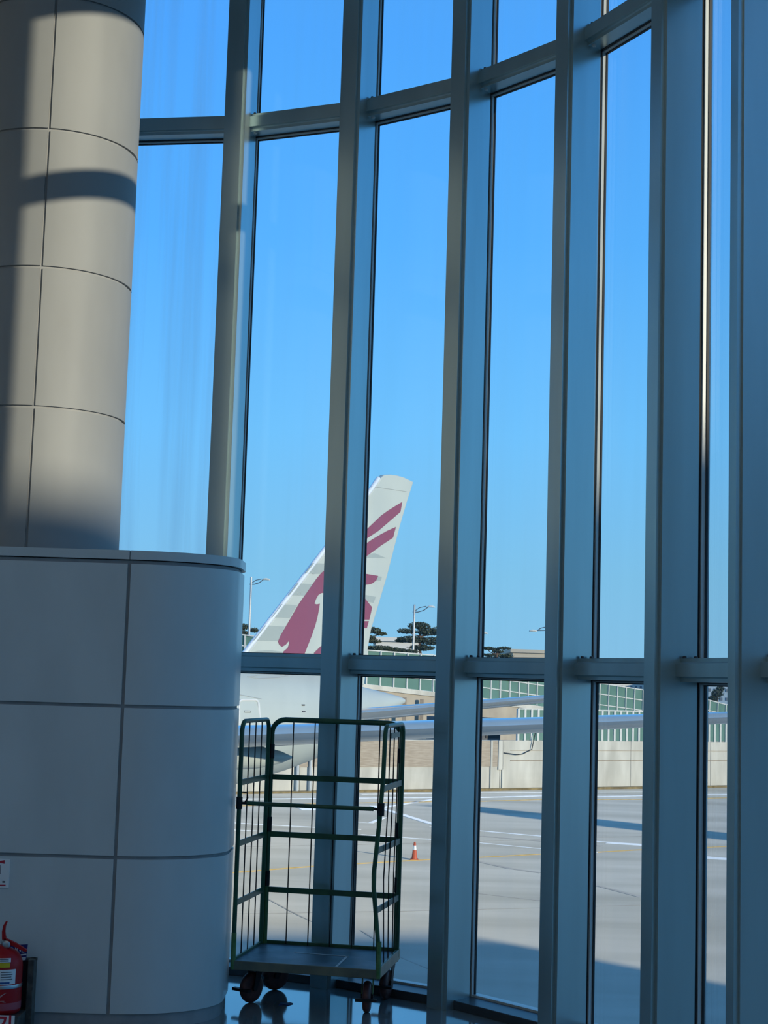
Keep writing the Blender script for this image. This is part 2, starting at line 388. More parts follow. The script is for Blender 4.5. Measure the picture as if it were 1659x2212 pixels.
ctr = sum(dk, Vector())/4
ux = ((dk[1]-dk[0]) + (dk[2]-dk[3])); ux.z = 0; ux.normalize(); uy = Vector((-ux.y, ux.x, 0))
hw, hd = 0.425, 0.325
ctr.z = 0
cage = empty('roll_cage', tuple(ctr), 'green tubular roll cage trolley with an empty deck, parked by the glass', 'trolley')
def C(a, b, z): return ctr + ux*a + uy*b + Z*z
dp = MB().obox(ctr, ux, uy, Z, (-hw, hw), (-hd, hd), (DZ-.012, DZ)).build('deck', M_DECK, cage)
for (ra, rb) in (((-hw-.004, hw+.004), (-hd-.012, -hd+.004)), ((-hw-.004, hw+.004), (hd-.004, hd+.012))):
    MB().obox(ctr, ux, uy, Z, ra, rb, (DZ-.048, DZ+(.004 if rb[0] < 0 else .02))).build('deck_rail', M_DECKE if rb[0] < 0 else M_GREEN, cage, bevel=.004)
for (ra, m_) in (((-hw-.014, -hw+.004), M_GREEN), ((hw-.004, hw+.014), M_BAR)):
    MB().obox(ctr, ux, uy, Z, ra, (-hd-.012, hd+.012), (DZ-.048, DZ+.018)).build('deck_rail', m_, cage, bevel=.004)
t0, t1, t2 = at_z(640, 2058, DZ), at_z(750, 2066, DZ), at_z(727, 2088, DZ)
for p, q in ((t0, t1), (t1, t2)):
    d = (q-p).normalized(); s_ = d.cross(Z)
    MB().obox(p+Z*.001, d, s_, Z, (-.01, (q-p).length+.01), (-.007, .007), (0, .001)).build('tape_strip', M_TAPE, dp)
TOP = 1.638
def ubar(p0, p1, z0, z1, rad, r, bend=None):
    """inverted U tube from p0 up, across and down to p1"""
    d = (p1-p0).normalized(); pts = []
    pts.append(p0+Z*z0)
    if bend:
        for zb, off in bend: pts.append(p0+off+Z*zb)
    for k in range(7):
        a = math.pi/2*k/6; pts.append(p0 + d*(rad-rad*math.cos(a)) + Z*(z1-rad+rad*math.sin(a)))
    for k in range(7):
        a = math.pi/2*k/6; pts.append(p1 - d*(rad-rad*math.sin(a)) + Z*(z1-rad+rad*math.cos(a)))
    pts.append(p1+Z*z0)
    return MB().tube(pts, r, 10)
def post_at(a, b): return C(a, b, 0)
FLp, FRp, BRp, BLp = post_at(-hw-.002, -hd), post_at(hw+.002, -hd), post_at(hw+.002, hd-.035), post_at(-hw-.002, hd-.035)
BRq, BLq = post_at(hw-.012, hd), post_at(-hw+.012, hd-.003)
bend = [(.42, ux*-.006), (.72, ux*-.038+uy*-.01), (.80, ux*-.040+uy*-.012), (1.10, ux*-.018), (1.35, ux*-.004)]
sides = []
for nm, p0, p1, bd in (('left', FLp, BLp, None), ('right', FRp, BRp, bend)):
    fr = ubar(p0, p1, DZ-.03, TOP, .065, .0135, bd).build('side_frame', M_GREEN, cage, smooth=True)
    sides.append(fr)
    d = (p1-p0).normalized(); L = (p1-p0).length
    # worn lower ends of the posts
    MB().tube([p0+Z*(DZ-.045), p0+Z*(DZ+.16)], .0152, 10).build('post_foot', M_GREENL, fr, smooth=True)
    for f in (.27, .5, .73):
        q = p0+d*(L*f)
        if bd: pts = [q+Z*DZ, q+ux*-.02*(1-f)+Z*.75, q+Z*1.2, q+Z*(TOP-.012)]
        else: pts = [q+Z*DZ, q+Z*(TOP-.012)]
        MB().tube(pts, .0042, 6).build('wire', M_WIRE, fr)
    for z in (1.282, .930, .592):
        sh = ux*(-.038 if (bd and z < 1) else 0)
        MB().obox(p0+sh*.7, (p1-p0-sh*.7).normalized(), ux, Z, (0, (p1-p0-sh*.7).length), (-.004, .004), (z-.017, z+.017)).build('flat_bar', M_BAR if nm == 'right' else M_GREEN, fr)
    if nm == 'right':
        MB().obox(p0, d, ux, Z, (L*.30, L*.78), (-.004, .004), (TOP-.075, TOP-.045)).build('name_plate', M_BAR, fr)
bk = ubar(BLq, BRq, DZ-.03, TOP, .085, .0165).build('back_frame', M_GREEN, cage, smooth=True)
d = (BRq-BLq).normalized(); L = (BRq-BLq).length
for k in range(1, 6):
    q = BLq+d*(L*k/6.0); MB().tube([q+Z*DZ, q+Z*(TOP-.015)], .0042, 6).build('wire', M_WIRE, bk)
for z in (1.282, .930, .592):
    MB().obox(BLq, d, uy, Z, (0, L), (-.005, .005), (z-.017, z+.017)).build('flat_bar', M_GREEN, bk)
for q in (BLq, BRq):
    for z in (1.44, .99, .66):
        MB().tube([q+Z*(z-.045), q+Z*(z+.045)], .0205, 10).build('hinge_sleeve', M_IRON, bk, smooth=True)
    MB().tube([q+Z*(DZ-.04), q+Z*(DZ+(.40 if q is BLq else .2))], .0175, 10).build('post_foot', mat('lit_green_paint', (0.035, 0.12, 0.045), .4, col2=(0.075, 0.19, 0.06), nscale=9) if q is BLq else M_GREEN, bk, smooth=True)  # back-left foot in lighter green: the light on that post painted in
# swing bar across the front
zb = 1.165
b0, b1 = FLp+ux*.012+Z*(zb+.0), FRp-ux*.02+Z*zb
cb = MB().tube([b0+ux*.035, b1-ux*.035], .0125, 10).build('cross_bar', M_GREEN, cage, smooth=True)
MB().tube([b0-ux*.01, b0+ux*.04], .008, 8).build('bar_end', M_IRON, cb); MB().tube([b1+ux*.012, b1-ux*.04], .008, 8).build('bar_end', M_IRON, cb)
for p in (FLp, FRp+ux*-.010):
    MB().tube([p+Z*(zb-.035), p+Z*(zb+.035)], .019, 10).build('bar_clamp', M_IRON, cb, smooth=True)
MB().tube([FLp+Z*(zb+.065), FLp+ux*.045+Z*(zb+.06), FLp+ux*.05+Z*(zb+.03), FLp+ux*.03+Z*zb], .0045, 6).build('latch_hook', M_IRON, cb)
# casters
def caster(wx, wy, yaw, dark):
    wp = Vector((wx, wy, 0)); f = Vector((math.sin(yaw), math.cos(yaw), 0)); sd = Vector((f.y, -f.x, 0))
    r = .088
    pv = wp + f*.035
    fk = MB()
    fk.obox(pv+Z*(DZ-.048), f, sd, Z, (-.05, .05), (-.045, .045), (-.008, 0))
    fk.lathe([(.026, 0), (.030, .02)], pv+Z*(DZ-.075), Z, 12)
    for s_ in (-1, 1):
        fk.hexa([pv+sd*s_*.028+Z*(DZ-.07)-f*.03, pv+sd*s_*.028+Z*(DZ-.07)+f*.03, pv+sd*s_*.034+Z*(DZ-.07)+f*.03, pv+sd*s_*.034+Z*(DZ-.07)-f*.03,
                 pv+sd*s_*.028+Z*(DZ-.062)-f*.03, pv+sd*s_*.028+Z*(DZ-.062)+f*.03, pv+sd*s_*.034+Z*(DZ-.062)+f*.03, pv+sd*s_*.034+Z*(DZ-.062)-f*.03])
        a_ = wp+sd*s_*.028+Z*(r-.015); b_ = pv+sd*s_*.028+Z*(DZ-.066)
        fk.hexa([a_-f*.014, a_+f*.014, a_+f*.014+sd*s_*.006, a_-f*.014+sd*s_*.006, b_-f*.03, b_+f*.03, b_+f*.03+sd*s_*.006, b_-f*.03+sd*s_*.006])
    fk.hexa([pv+sd*x_+f*y_+Z*z_ for z_ in (DZ-.072, DZ-.064) for x_, y_ in ((-.034, -.03), (.034, -.03), (.034, .03), (-.034, .03))])
    c_ = fk.build('caster', M_IRON if dark else M_GREENL, cage)
    wl = MB().lathe([(.06, -.022), (.074, -.022), (.084, -.016), (r, -.006), (r, .006), (.084, .016), (.074, .022), (.06, .022)], wp+Z*r, sd, 28).build('wheel', M_TYRE, c_, smooth=True)
    MB().lathe([(.018, -.036), (.018, .036)], wp+Z*r, sd, 12).build('axle', M_IRON, wl)
    MB().obox(wp+Z*(r-.012), sd, f, Z, (-.062, .062), (-.10, -.07), (0, .016)).build('brake_pedal', M_IRON, c_)
    return c_
wb = [at_z(541, 2167, 0), at_z(792, 2189, 0), at_z(594, 2136, 0), at_z(837, 2156, 0)]
caster(wb[0].x, wb[0].y+.02, R_(38), True); caster(wb[1].x, wb[1].y+.03, R_(4), False)
caster(wb[2].x, wb[2].y-.03, R_(62), True); caster(wb[3].x-.01, wb[3].y-.02, R_(18), True)

# scrap of blue plastic on the floor
bp0 = at_z(616, 2169, 0)
sc_ = MB()
pts = [(-.034, -.012), (-.01, -.006), (.02, -.014), (.045, .004), (.028, .013), (.0, .006), (-.03, .010)]
sc_.prism([(bp0.x+a, bp0.y+b*3) for a, b in pts], 0.0, 0.004)
tag(sc_.build('plastic_scrap', mat('blue_plastic', (0.01, 0.035, 0.16), 0.6, noise=.1)), 'small torn scrap of blue plastic on the floor under the roll cage', 'litter')

# ================================================================== FIRE EXTINGUISHER CORNER
M_RED = mat('extinguisher_red', (0.42, 0.006, 0.010), 0.38, noise=.06, spec=.35)
M_REDL = mat('faded_red', (0.42, 0.07, 0.09), 0.4, noise=.1)
M_WHITE = mat('white_card', (0.88, 0.88, 0.86), 0.5, noise=.03)
M_YEL = mat('yellow_sticker', (0.75, 0.55, 0.02), 0.5, noise=.03)
M_NAVY = mat('navy_card', (0.015, 0.02, 0.16), 0.5, noise=.05)
M_BLUE = mat('label_blue', (0.02, 0.09, 0.30), 0.5, noise=.05)
M_INKR = mat('red_ink', (0.55, 0.02, 0.05), 0.5, noise=.03)
M_INKD = mat('grey_ink', (0.12, 0.12, 0.13), 0.5, noise=.03)
M_STAND = mat('worn_dark_metal', (0.05, 0.055, 0.055), 0.5, 0.3, col2=(0.11, 0.115, 0.10), nscale=25)
EY = 8.26
e0 = at_y(1, 2186, EY); ex, ez = e0.x, e0.z
S = EY/FPX
ext = empty('fire_extinguisher', (ex, EY, ez), 'red fire extinguisher with white label and silver strap beside the column base', 'fire extinguisher')
rb_ = 41*S
bd = MB().lathe([(rb_*.86, 0), (rb_*.97, .010), (rb_, .024), (rb_, .238), (rb_*.97, .262), (rb_*.86, .290), (rb_*.62, .314), (rb_*.32, .328), (rb_*.28, .342)], (ex, EY, ez), Z, 32).build('body', M_RED, ext, smooth=True)
MB().lathe([(rb_*1.004, .026), (rb_*1.006, .028), (rb_*1.006, .060), (rb_*1.004, .062)], (ex, EY, ez), Z, 32).build('base_stripe', M_REDL, bd, smooth=True)
MB().lathe([(rb_*1.01, .134), (rb_*1.018, .136), (rb_*1.018, .150), (rb_*1.01, .152)], (ex, EY, ez), Z, 32).build('strap', M_STEEL, ext, smooth=True)
def wrap(a0, a1, z0, z1, m_, name, par, off=1.006, n=10):
    oc = []
    for k in range(n+1):
        a = a0+(a1-a0)*k/n; oc.append((ex+rb_*off*math.sin(a), EY-rb_*off*math.cos(a)))
    ic = [(ex+(x-ex)*.992, EY+(y-EY)*.992) for x, y in oc]
    return MB().prism(oc+list(reversed(ic)), ez+z0, ez+z1).build(name, m_, par)
lb = wrap(-1.1, .92, .157, .232, M_WHITE, 'paper_label', bd)
wrap(-1.1, .60, .160, .170, M_BLUE, 'print_block', lb, 1.010); wrap(-1.1, .06, .175, .226, M_BLUE, 'print_block', lb, 1.010)
for k in range(4): wrap(.14, .74-.06*(k % 2), .181+.012*k, .185+.012*k, M_INKD, 'print_line', lb, 1.010)
wrap(-.8, .58, .243, .266, M_YEL, 'yellow_sticker', bd, 1.004)
ws = wrap(-.8, .62, .269, .290, M_WHITE, 'white_sticker', bd, .985)
wrap(-.55, .50, .274, .279, M_INKD, 'print_line', ws, .992); wrap(-.55, .50, .282, .286, M_INKD, 'print_line', ws, .992)
# pale wing shaped mark and small lines on the lower body
def on_body(a, z, off=1.012): return Vector((ex+rb_*off*math.sin(a), EY-rb_*off*math.cos(a), ez+z))
M_PINK = mat('pale_print', (0.50, 0.30, 0.29), 0.5, noise=.05)
MB().tube([on_body(a, z) for a, z in ((-.35, .108), (-.1, .092), (.12, .092), (.26, .104), (.46, .116))], [.001, .003, .004, .003, .001], 6).build('printed_mark', M_PINK, bd)
MB().tube([on_body(a, z) for a, z in ((-.2, .098), (.04, .085), (.20, .098), (.38, .113))], [.001, .003, .003, .001], 6).build('printed_mark', M_PINK, bd)
MB().tube([on_body(a, .074) for a in (-.3, 0, .38)], .0016, 4).build('print_line', M_PINK, bd); MB().tube([on_body(a, .067) for a in (-.3, 0, .46)], .001, 4).build('print_line', M_PINK, bd)
vz = ez+.342
vl = MB().lathe([(.016, 0), (.02, .008), (.02, .03), (.012, .036)], (ex, EY, vz-.008), Z, 16).build('valve', M_STEEL, ext, smooth=True)
MB().lathe([(.020, 0), (.020, .008), (.012, .012)], (ex+7*S, EY-.02, vz+.005), Vector((0, -1, 0)), 18).build('gauge', M_STEEL, vl, smooth=True)
P = lambda x, y: at_y(x, y, EY)
def strip(pxs, wd):
    a = [P(x, y) for x, y in pxs]; l_ = []; r_ = []
    for k in range(len(a)):
        t = (a[min(k+1, len(a)-1)]-a[max(k-1, 0)]).normalized(); nn = Vector((-t.z, 0, t.x)); ww = (wd[k] if isinstance(wd, list) else wd)*S
        l_.append(a[k]+nn*ww); r_.append(a[k]-nn*ww)
    mb = MB(); secs = []
    for k in range(len(a)):
        secs.append([l_[k]+Vector((0, -.009, 0)), r_[k]+Vector((0, -.009, 0)), r_[k]+Vector((0, .009, 0)), l_[k]+Vector((0, .009, 0))])
    return mb.loft(secs)
strip([(15, 1990), (10, 2000), (8, 2012), (9, 2026), (12, 2038)], [1.6, 2.6, 3.2, 4.2, 5]).build('carrying_lever', M_RED, ext, bevel=.002)
strip([(8, 2030), (20, 2035), (34, 2041), (48, 2049), (58, 2054)], [5, 5, 4.2, 3.6, 2.4]).build('squeeze_handle', M_RED, ext, bevel=.002)
# stand
sx0, sx1 = P(-40, 2200).x, at_y(72, 2130, 8.33).x
stand = empty('extinguisher_stand', ((sx0+sx1)/2, EY, 0), 'dark worn metal stand holding the fire extinguisher', 'stand')
stt = at_y(60, 2069, 8.38).z
MB().box((sx0, EY-.12, 0), (sx1-.03, EY+.13, ez)).build('foot_box', M_STAND, stand, bevel=.003)
MB().box((sx0, 8.375, ez), (sx1-.03, 8.39, stt-.01)).build('back_plate', mat('stand_dark', (0.012, 0.016, 0.028), 0.6, noise=.1), stand)
MB().box((sx1-.034, 8.32, 0), (sx1, 8.395, stt)).build('side_post', M_STAND, stand, bevel=.003)
MB().box((sx0, 8.37, stt-.012), (sx1, 8.40, stt)).build('top_strip', M_STAND, stand)
sgz = at_y(10, 2204, EY-.125)
sg = MB().box((sx0+.01, EY-.126, sgz.z-.055), (P(43, 2200).x, EY-.12, sgz.z+.024)).build('sign_plate', M_WHITE, stand)
text_part('소화기', .088, M_INKR, (P(40, 2200).x, EY-.127, sgz.z-.022), Vector((1, 0, 0)), Z, sg, align='RIGHT', bold=.0022)
# navy lounge card leaning behind the extinguisher
cl = [at_y(-10, 2043, 8.366), at_y(60, 2040, 8.366), at_y(56, 2074, 8.366), at_y(-10, 2082, 8.366)]
lc = MB().extrude(cl, (0, .004, 0)).build('lounge_card', M_NAVY)
tag(lc, 'navy blue card lettered in white, tucked behind the red fire extinguisher', 'card')
text_part('LOUNGE', .036, M_WHITE, at_y(53, 2053, 8.365), Vector((1, 0, -.03)).normalized(), Vector((.03, 0, 1)).normalized(), lc, align='RIGHT')
MB().extrude([at_y(40, 2062, 8.365), at_y(57, 2060, 8.365), at_y(57, 2063, 8.365), at_y(40, 2065, 8.365)], (0, .001, 0)).build('printed_stripe', M_WHITE, lc)
MB().extrude([at_y(44, 2068, 8.365), at_y(56, 2067, 8.365), at_y(55, 2074, 8.365), at_y(44, 2075, 8.365)], (0, .001, 0)).build('printed_stripe', M_WHITE, lc)
# notice on the base
nz0, nz1 = at_y(10, 1918, 8.497), at_y(10, 1855, 8.497)
nx0, nx1 = at_y(-70, 1880, 8.497).x, at_y(21, 1880, 8.497).x
nb = MB().box((nx0, 8.494, nz0.z), (nx1, 8.4995, nz1.z)).build('notice', M_WHITE, bevel=.002)
tag(nb, 'white notice with red print fixed to the grey column base', 'notice')
Q = lambda x, y: at_y(x, y, 8.4935)
MB().extrude([Q(-8, 1861), Q(10, 1858), Q(10, 1866), Q(-2, 1864), Q(-8, 1866)], (0, .001, 0)).build('printed_arrow', M_INKR, nb)
MB().extrude([Q(-30, 1911), Q(12, 1911), Q(12, 1914), Q(-30, 1914)], (0, .001, 0)).build('print_line', M_INKR, nb)
MB().extrude([Q(5, 1903), Q(11, 1903), Q(11, 1907), Q(5, 1907)], (0, .001, 0)).build('print_line', M_INKD, nb)
MB().extrude([Q(0, 1869), Q(1.2, 1869), Q(1.2, 1888), Q(0, 1888)], (0, .001, 0)).build('print_line', M_INKD, nb)
#@@OUTSIDE
# ================================================================== OUTSIDE
GZ = -5.9
M_APRON = mat('apron_concrete', (0.39, 0.375, 0.325), 0.9, 0.0, col2=(0.55, 0.53, 0.475), nscale=.30, detail=9, ramp=(.3, .68), stretch=(.22, 1, 1), drough=1.0, spec=.2)
M_CONC = mat('stained_concrete', (0.44, 0.43, 0.38), 0.85, 0.0, col2=(0.60, 0.59, 0.53), nscale=.9, stretch=(1, 1, .25), detail=8)
M_BRICKM = mat('coursed_block', (0.34, 0.285, 0.22), 0.9, 0.0, col2=(0.43, 0.37, 0.295), nscale=3.0, stretch=(.5, .5, 4), bump=.3)
M_TAN = mat('tan_concrete', (0.36, 0.31, 0.245), 0.9, 0.0, col2=(0.45, 0.40, 0.32), nscale=.5)
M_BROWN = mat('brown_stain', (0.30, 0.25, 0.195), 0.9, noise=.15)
M_BARR = mat('green_barrier_glass', (0.10, 0.20, 0.165), 0.3, 0.0, col2=(0.125, 0.235, 0.195), nscale=.6)
M_POST = mat('barrier_post_white', (0.55, 0.57, 0.55), 0.5, noise=.05)
M_LINEW = mat('marking_white', (0.86, 0.88, 0.90), 0.8, noise=.1, nscale=2, drough=1.0)
M_LINEY = mat('marking_yellow', (0.66, 0.44, 0.13), 0.8, noise=.2, nscale=2, drough=1.0)
M_PATCH = mat('tar_filler', (0.38, 0.36, 0.325), 0.9, noise=.1, nscale=1, drough=1.0)
M_GRASS = mat('dry_grass', (0.22, 0.17, 0.08), 0.95, noise=.3, nscale=2)
gp = MB().box((-400, -300, GZ-.5), (500, 320, GZ)).build('ground', M_APRON)
tag(gp, 'pale concrete apron outside the glass wall', 'apron', kind='structure')

def ground_strip(pxs, width, m_, name, label, cat='marking', z=.012, parent=None):
    pts = [at_z(x, y, GZ) for x, y in pxs]; mb = MB(); l_, r_ = [], []
    for k in range(len(pts)):
        t = (pts[min(k+1, len(pts)-1)]-pts[max(k-1, 0)]).normalized(); s_ = t.cross(Z)*(width/2)
        l_.append(pts[k]+s_); r_.append(pts[k]-s_)
    secs = [[l_[k], r_[k], r_[k]+Z*z, l_[k]+Z*z] for k in range(len(pts))]
    o_ = mb.loft(secs).build(name, m_, parent)
    if not parent: tag(o_, label, cat)
    return o_
mk = empty('apron_markings', tuple(at_z(900, 1850, GZ)), 'white and yellow painted guide lines on the apron', 'markings', kind='structure')
for pxs, wd, m_ in (
    ([(480, 1776), (560, 1781), (690, 1788), (780, 1792)], .30, M_LINEW), ([(480, 1792), (600, 1797), (780, 1808)], .22, M_LINEW),
    ([(930, 1786), (1037, 1795), (1163, 1806), (1291, 1818), (1400, 1825)], .32, M_LINEW), ([(780, 1803), (1037, 1821), (1163, 1833), (1291, 1842)], .2, M_LINEW),
    ([(1310, 1821), (1400, 1827)], .5, M_LINEW), ([(1480, 1848), (1529, 1853), (1600, 1858)], 1.0, M_LINEW),
    ([(805, 1741), (860, 1757), (927, 1778), (960, 1786)], .45, M_LINEW), ([(800, 1752), (840, 1742), (935, 1727)], .35, M_LINEW), ([(660, 1744), (674, 1750)], 1.2, M_LINEW),
    ([(760, 1775), (800, 1778), (830, 1766)], .3, M_LINEW),
    ([(480, 1727), (800, 1724), (1037, 1723), (1163, 1719.5), (1291, 1721), (1400, 1719), (1600, 1716)], .55, M_LINEW),
    ([(780, 1716), (1037, 1713), (1163, 1712), (1400, 1710)], .3, M_LINEW),
    ([(480, 1742), (690, 1736), (930, 1732), (1037, 1731), (1163, 1727.5), (1400, 1727), (1600, 1723)], .4, M_LINEY),
    ([(480, 1887), (669, 1872), (769, 1866), (925, 1857), (1037, 1852), (1163, 1845.5), (1291, 1841), (1378, 1836), (1563, 1829), (1640, 1826)], .24, M_LINEY)):
    ground_strip(pxs, wd, m_, 'painted_line', None, parent=mk)
pj = empty('pavement_joints', tuple(at_z(900, 1950, GZ)), 'dark joints and tar lines in the apron concrete', 'joints', kind='structure')
for pxs, wd in (([(575, 1940), (640, 1975), (690, 1998)], .07), ([(780, 2010), (870, 2070), (930, 2095)], .06), ([(1030, 2144), (1100, 2172), (1165, 2190)], .05),
                ([(1030, 1860), (1100, 1876), (1170, 1886)], .3), ([(1285, 1912), (1385, 1938)], .25), ([(480, 1975), (900, 1968), (1400, 1955)], .07), ([(1030, 1930), (1170, 1946)], .12), ([(1037, 1806), (1163, 1817), (1300, 1828)], .35), ([(480, 1830), (900, 1822), (1400, 1806)], .1)):
    ground_strip(pxs, wd, M_PATCH, 'tar_joint', None, z=.008, parent=pj)

# traffic cone
cb_ = at_z(895, 1857, GZ)
tcn = empty('traffic_cone', tuple(cb_), 'orange traffic cone with white band standing on the apron', 'traffic cone')
M_ORG = mat('cone_orange', (0.55, 0.10, 0.04), 0.6, noise=.06)
k_ = (at_z(895, 1857, GZ).y)/FPX
hC = 37*k_
MB().box((cb_.x-8.5*k_, cb_.y-8.5*k_, GZ), (cb_.x+8.5*k_, cb_.y+8.5*k_, GZ+2.2*k_)).build('cone_foot', M_ORG, tcn, bevel=.01)
MB().lathe([(6.3*k_, 2*k_), (3.6*k_, hC*.62), (2.2*k_, hC*.97), (1.6*k_, hC)], cb_, Z, 20).build('cone_body', M_ORG, tcn, smooth=True)
MB().lathe([(4.05*k_, hC*.56), (4.0*k_, hC*.57), (2.95*k_, hC*.80), (2.8*k_, hC*.80)], cb_, Z, 20).build('reflective_band', M_WHITE, tcn, smooth=True)

# ------------------------------------------------------------------ boundary wall
A0, A1 = at_z(515, 1714.5, GZ), at_z(1600, 1700, GZ)
wd_ = (A1-A0).normalized(); wn_ = Vector((wd_.y, -wd_.x, 0))      # towards the viewer
if wn_.y > 0: wn_ = -wn_
A0 = A0 - wd_*8; LW = (A1-A0).length + 20
bw = empty('boundary_wall', tuple(A0), 'long stained concrete boundary wall across the far side of the apron', 'wall')
WH = 3.65
def wx(px):      # distance along the wall of a pixel column
    p = at_plane(px, 1650, A0, wn_); return (p-A0).dot(wd_)
xb = wx(1102)
k = 0; x = 0.0
while x < LW:
    x2 = min(x+4.2, LW)
    hgt = WH if x2 > xb else WH
    MB().obox(A0, wd_, -wn_, Z, (x+.02, x2-.02), (0, .4), (0, hgt)).build('wall_panel', M_CONC, bw)
    x = x2
MB().obox(A0, wd_, -wn_, Z, (0, LW), (.05, .35), (0, WH-.05)).build('wall_core', M_BROWN, bw)
MB().obox(A0, wd_, wn_, Z, (0, xb-1.2), (0, .06), (1.75, WH-.05)).build('block_facing', M_BRICKM, bw)
MB().obox(A0, wd_, wn_, Z, (xb-1.15, xb-.65), (0, .12), (1.5, WH)).build('pilaster', M_CONC, bw)
for pxx in (1028, 1060, 1085):
    MB().obox(A0, wd_, wn_, Z, (wx(pxx)-.08, wx(pxx)+.08), (0, .12), (0, WH)).build('pilaster', M_CONC, bw)
MB().obox(A0, wd_, wn_, Z, (xb, LW), (0, .03), (2.15, 2.2)).build('joint_line', M_BROWN, bw); MB().obox(A0, wd_, wn_, Z, (xb, LW), (0, .03), (2.9, 2.94)).build('joint_line', M_TAN, bw)
MB().obox(A0, wd_, wn_, Z, (0, LW), (0, .5), (0, .16)).build('dry_grass_verge', M_GRASS, bw)
M_PIPE = mat('pale_pipe', (0.42, 0.47, 0.50), 0.5, noise=.05)
for pxx in (640, 668):
    q = A0 + wd_*wx(pxx) + wn_*.2
    MB().tube([q, q+Z*2.6], .11, 8).build('downpipe', M_PIPE, bw, smooth=True)
q0 = A0+wd_*wx(1085)+wn_*.18; q1 = A0+wd_*wx(1152)+wn_*.18
MB().tube([q0+Z*2.75, q0+wd_*1.2+Z*2.62, q0.lerp(q1, .6)+Z*2.66, q1-wd_*.3+Z*3.0, q1+Z*(WH+.6)], .035, 6).build('cable', M_GASK, bw)
# low barrier standing on the wall
lbx0, lbx1 = wx(1120), LW
lbar = empty('wall_top_barrier', tuple(A0+wd_*lbx0+Z*WH), 'low noise barrier of narrow green panes and white posts on the boundary wall', 'barrier')
x = lbx0; sp_ = .62
pm = MB().obox((0, 0, 0), wd_, -wn_, Z, (.07, sp_-.07), (.16, .20), (0.05, 2.3)); 
me_p = None
while x < lbx1:
    bo = A0+wd_*x+Z*WH
    MB().obox(bo, wd_, -wn_, Z, (-.09, .09), (.08, .26), (0, 2.35)).build('post', M_POST, lbar)
    MB().obox(bo, wd_, -wn_, Z, (.09, sp_-.09), (.15, .19), (0.03, 2.3)).build('pane', M_BARR, lbar)
    x += sp_
MB().obox(A0+Z*WH, wd_, -wn_, Z, (lbx0, lbx1), (.1, .24), (2.3, 2.4)).build('top_rail', M_POST, lbar)
# shed behind the wall
q = A0 + wd_*wx(1052) - wn_*3
sh_ = empty('wall_shed', tuple(q+Z*0), 'small grey shed with a dark opening behind the boundary wall', 'shed')
MB().obox(q, wd_, -wn_, Z, (-1.5, 3.3), (0, 3), (0, 5.2)).build('shed_wall', mat('shed_grey', (0.12, 0.13, 0.14), .8, noise=.1), sh_)
MB().obox(q, wd_, wn_, Z, (1.9, 3.2), (0, .06), (3.7, 5.0)).build('opening', M_GASK, sh_)

# ------------------------------------------------------------------ ramp road with tall noise barrier
TOPS = [(380, 1352), (515, 1370), (785, 1404), (935, 1415), (1040, 1437), (1164, 1456), (1292, 1475), (1380, 1489), (1526, 1511), (1564, 1521), (1680, 1545)]
BOTS = {380: 1418, 515: 1440, 785: 1478, 935: 1495, 1040: 1508, 1164: 1526, 1292: 1545, 1380: 1556, 1526: 1578, 1564: 1585, 1680: 1600}
def ydep(px): return 128 + max(0, (px-850))*.055
tp = [at_y(x, y, ydep(x)) for x, y in TOPS]; bt = [at_y(x, BOTS[x], ydep(x)) for x, y in TOPS]
ramp = empty('ramp_road', (tp[3].x, tp[3].y, GZ), 'elevated ramp road of tan concrete sloping down to the right beyond the wall', 'ramp')
mb = MB(); sec = []
for a, b in zip(tp, bt):
    sec.append([Vector((a.x, a.y-.15, b.z)), Vector((a.x, a.y+3, b.z)), Vector((a.x, a.y+3, GZ)), Vector((a.x, a.y-.15, GZ))])
mb.loft(sec).build('retaining_wall', M_TAN, ramp)
mb = MB(); sec = []
for a, b in zip(tp, bt):
    sec.append([Vector((a.x, a.y-.35, b.z+.02)), Vector((a.x, a.y+.1, b.z+.02)), Vector((a.x, a.y+.1, b.z-.35)), Vector((a.x, a.y-.35, b.z-.35))])
mb.loft(sec).build('kerb', M_CONC, ramp)
nb_ = empty('noise_barrier', (tp[3].x, tp[3].y, bt[3].z), 'tall noise barrier of green panes in white frames along the ramp road', 'barrier')
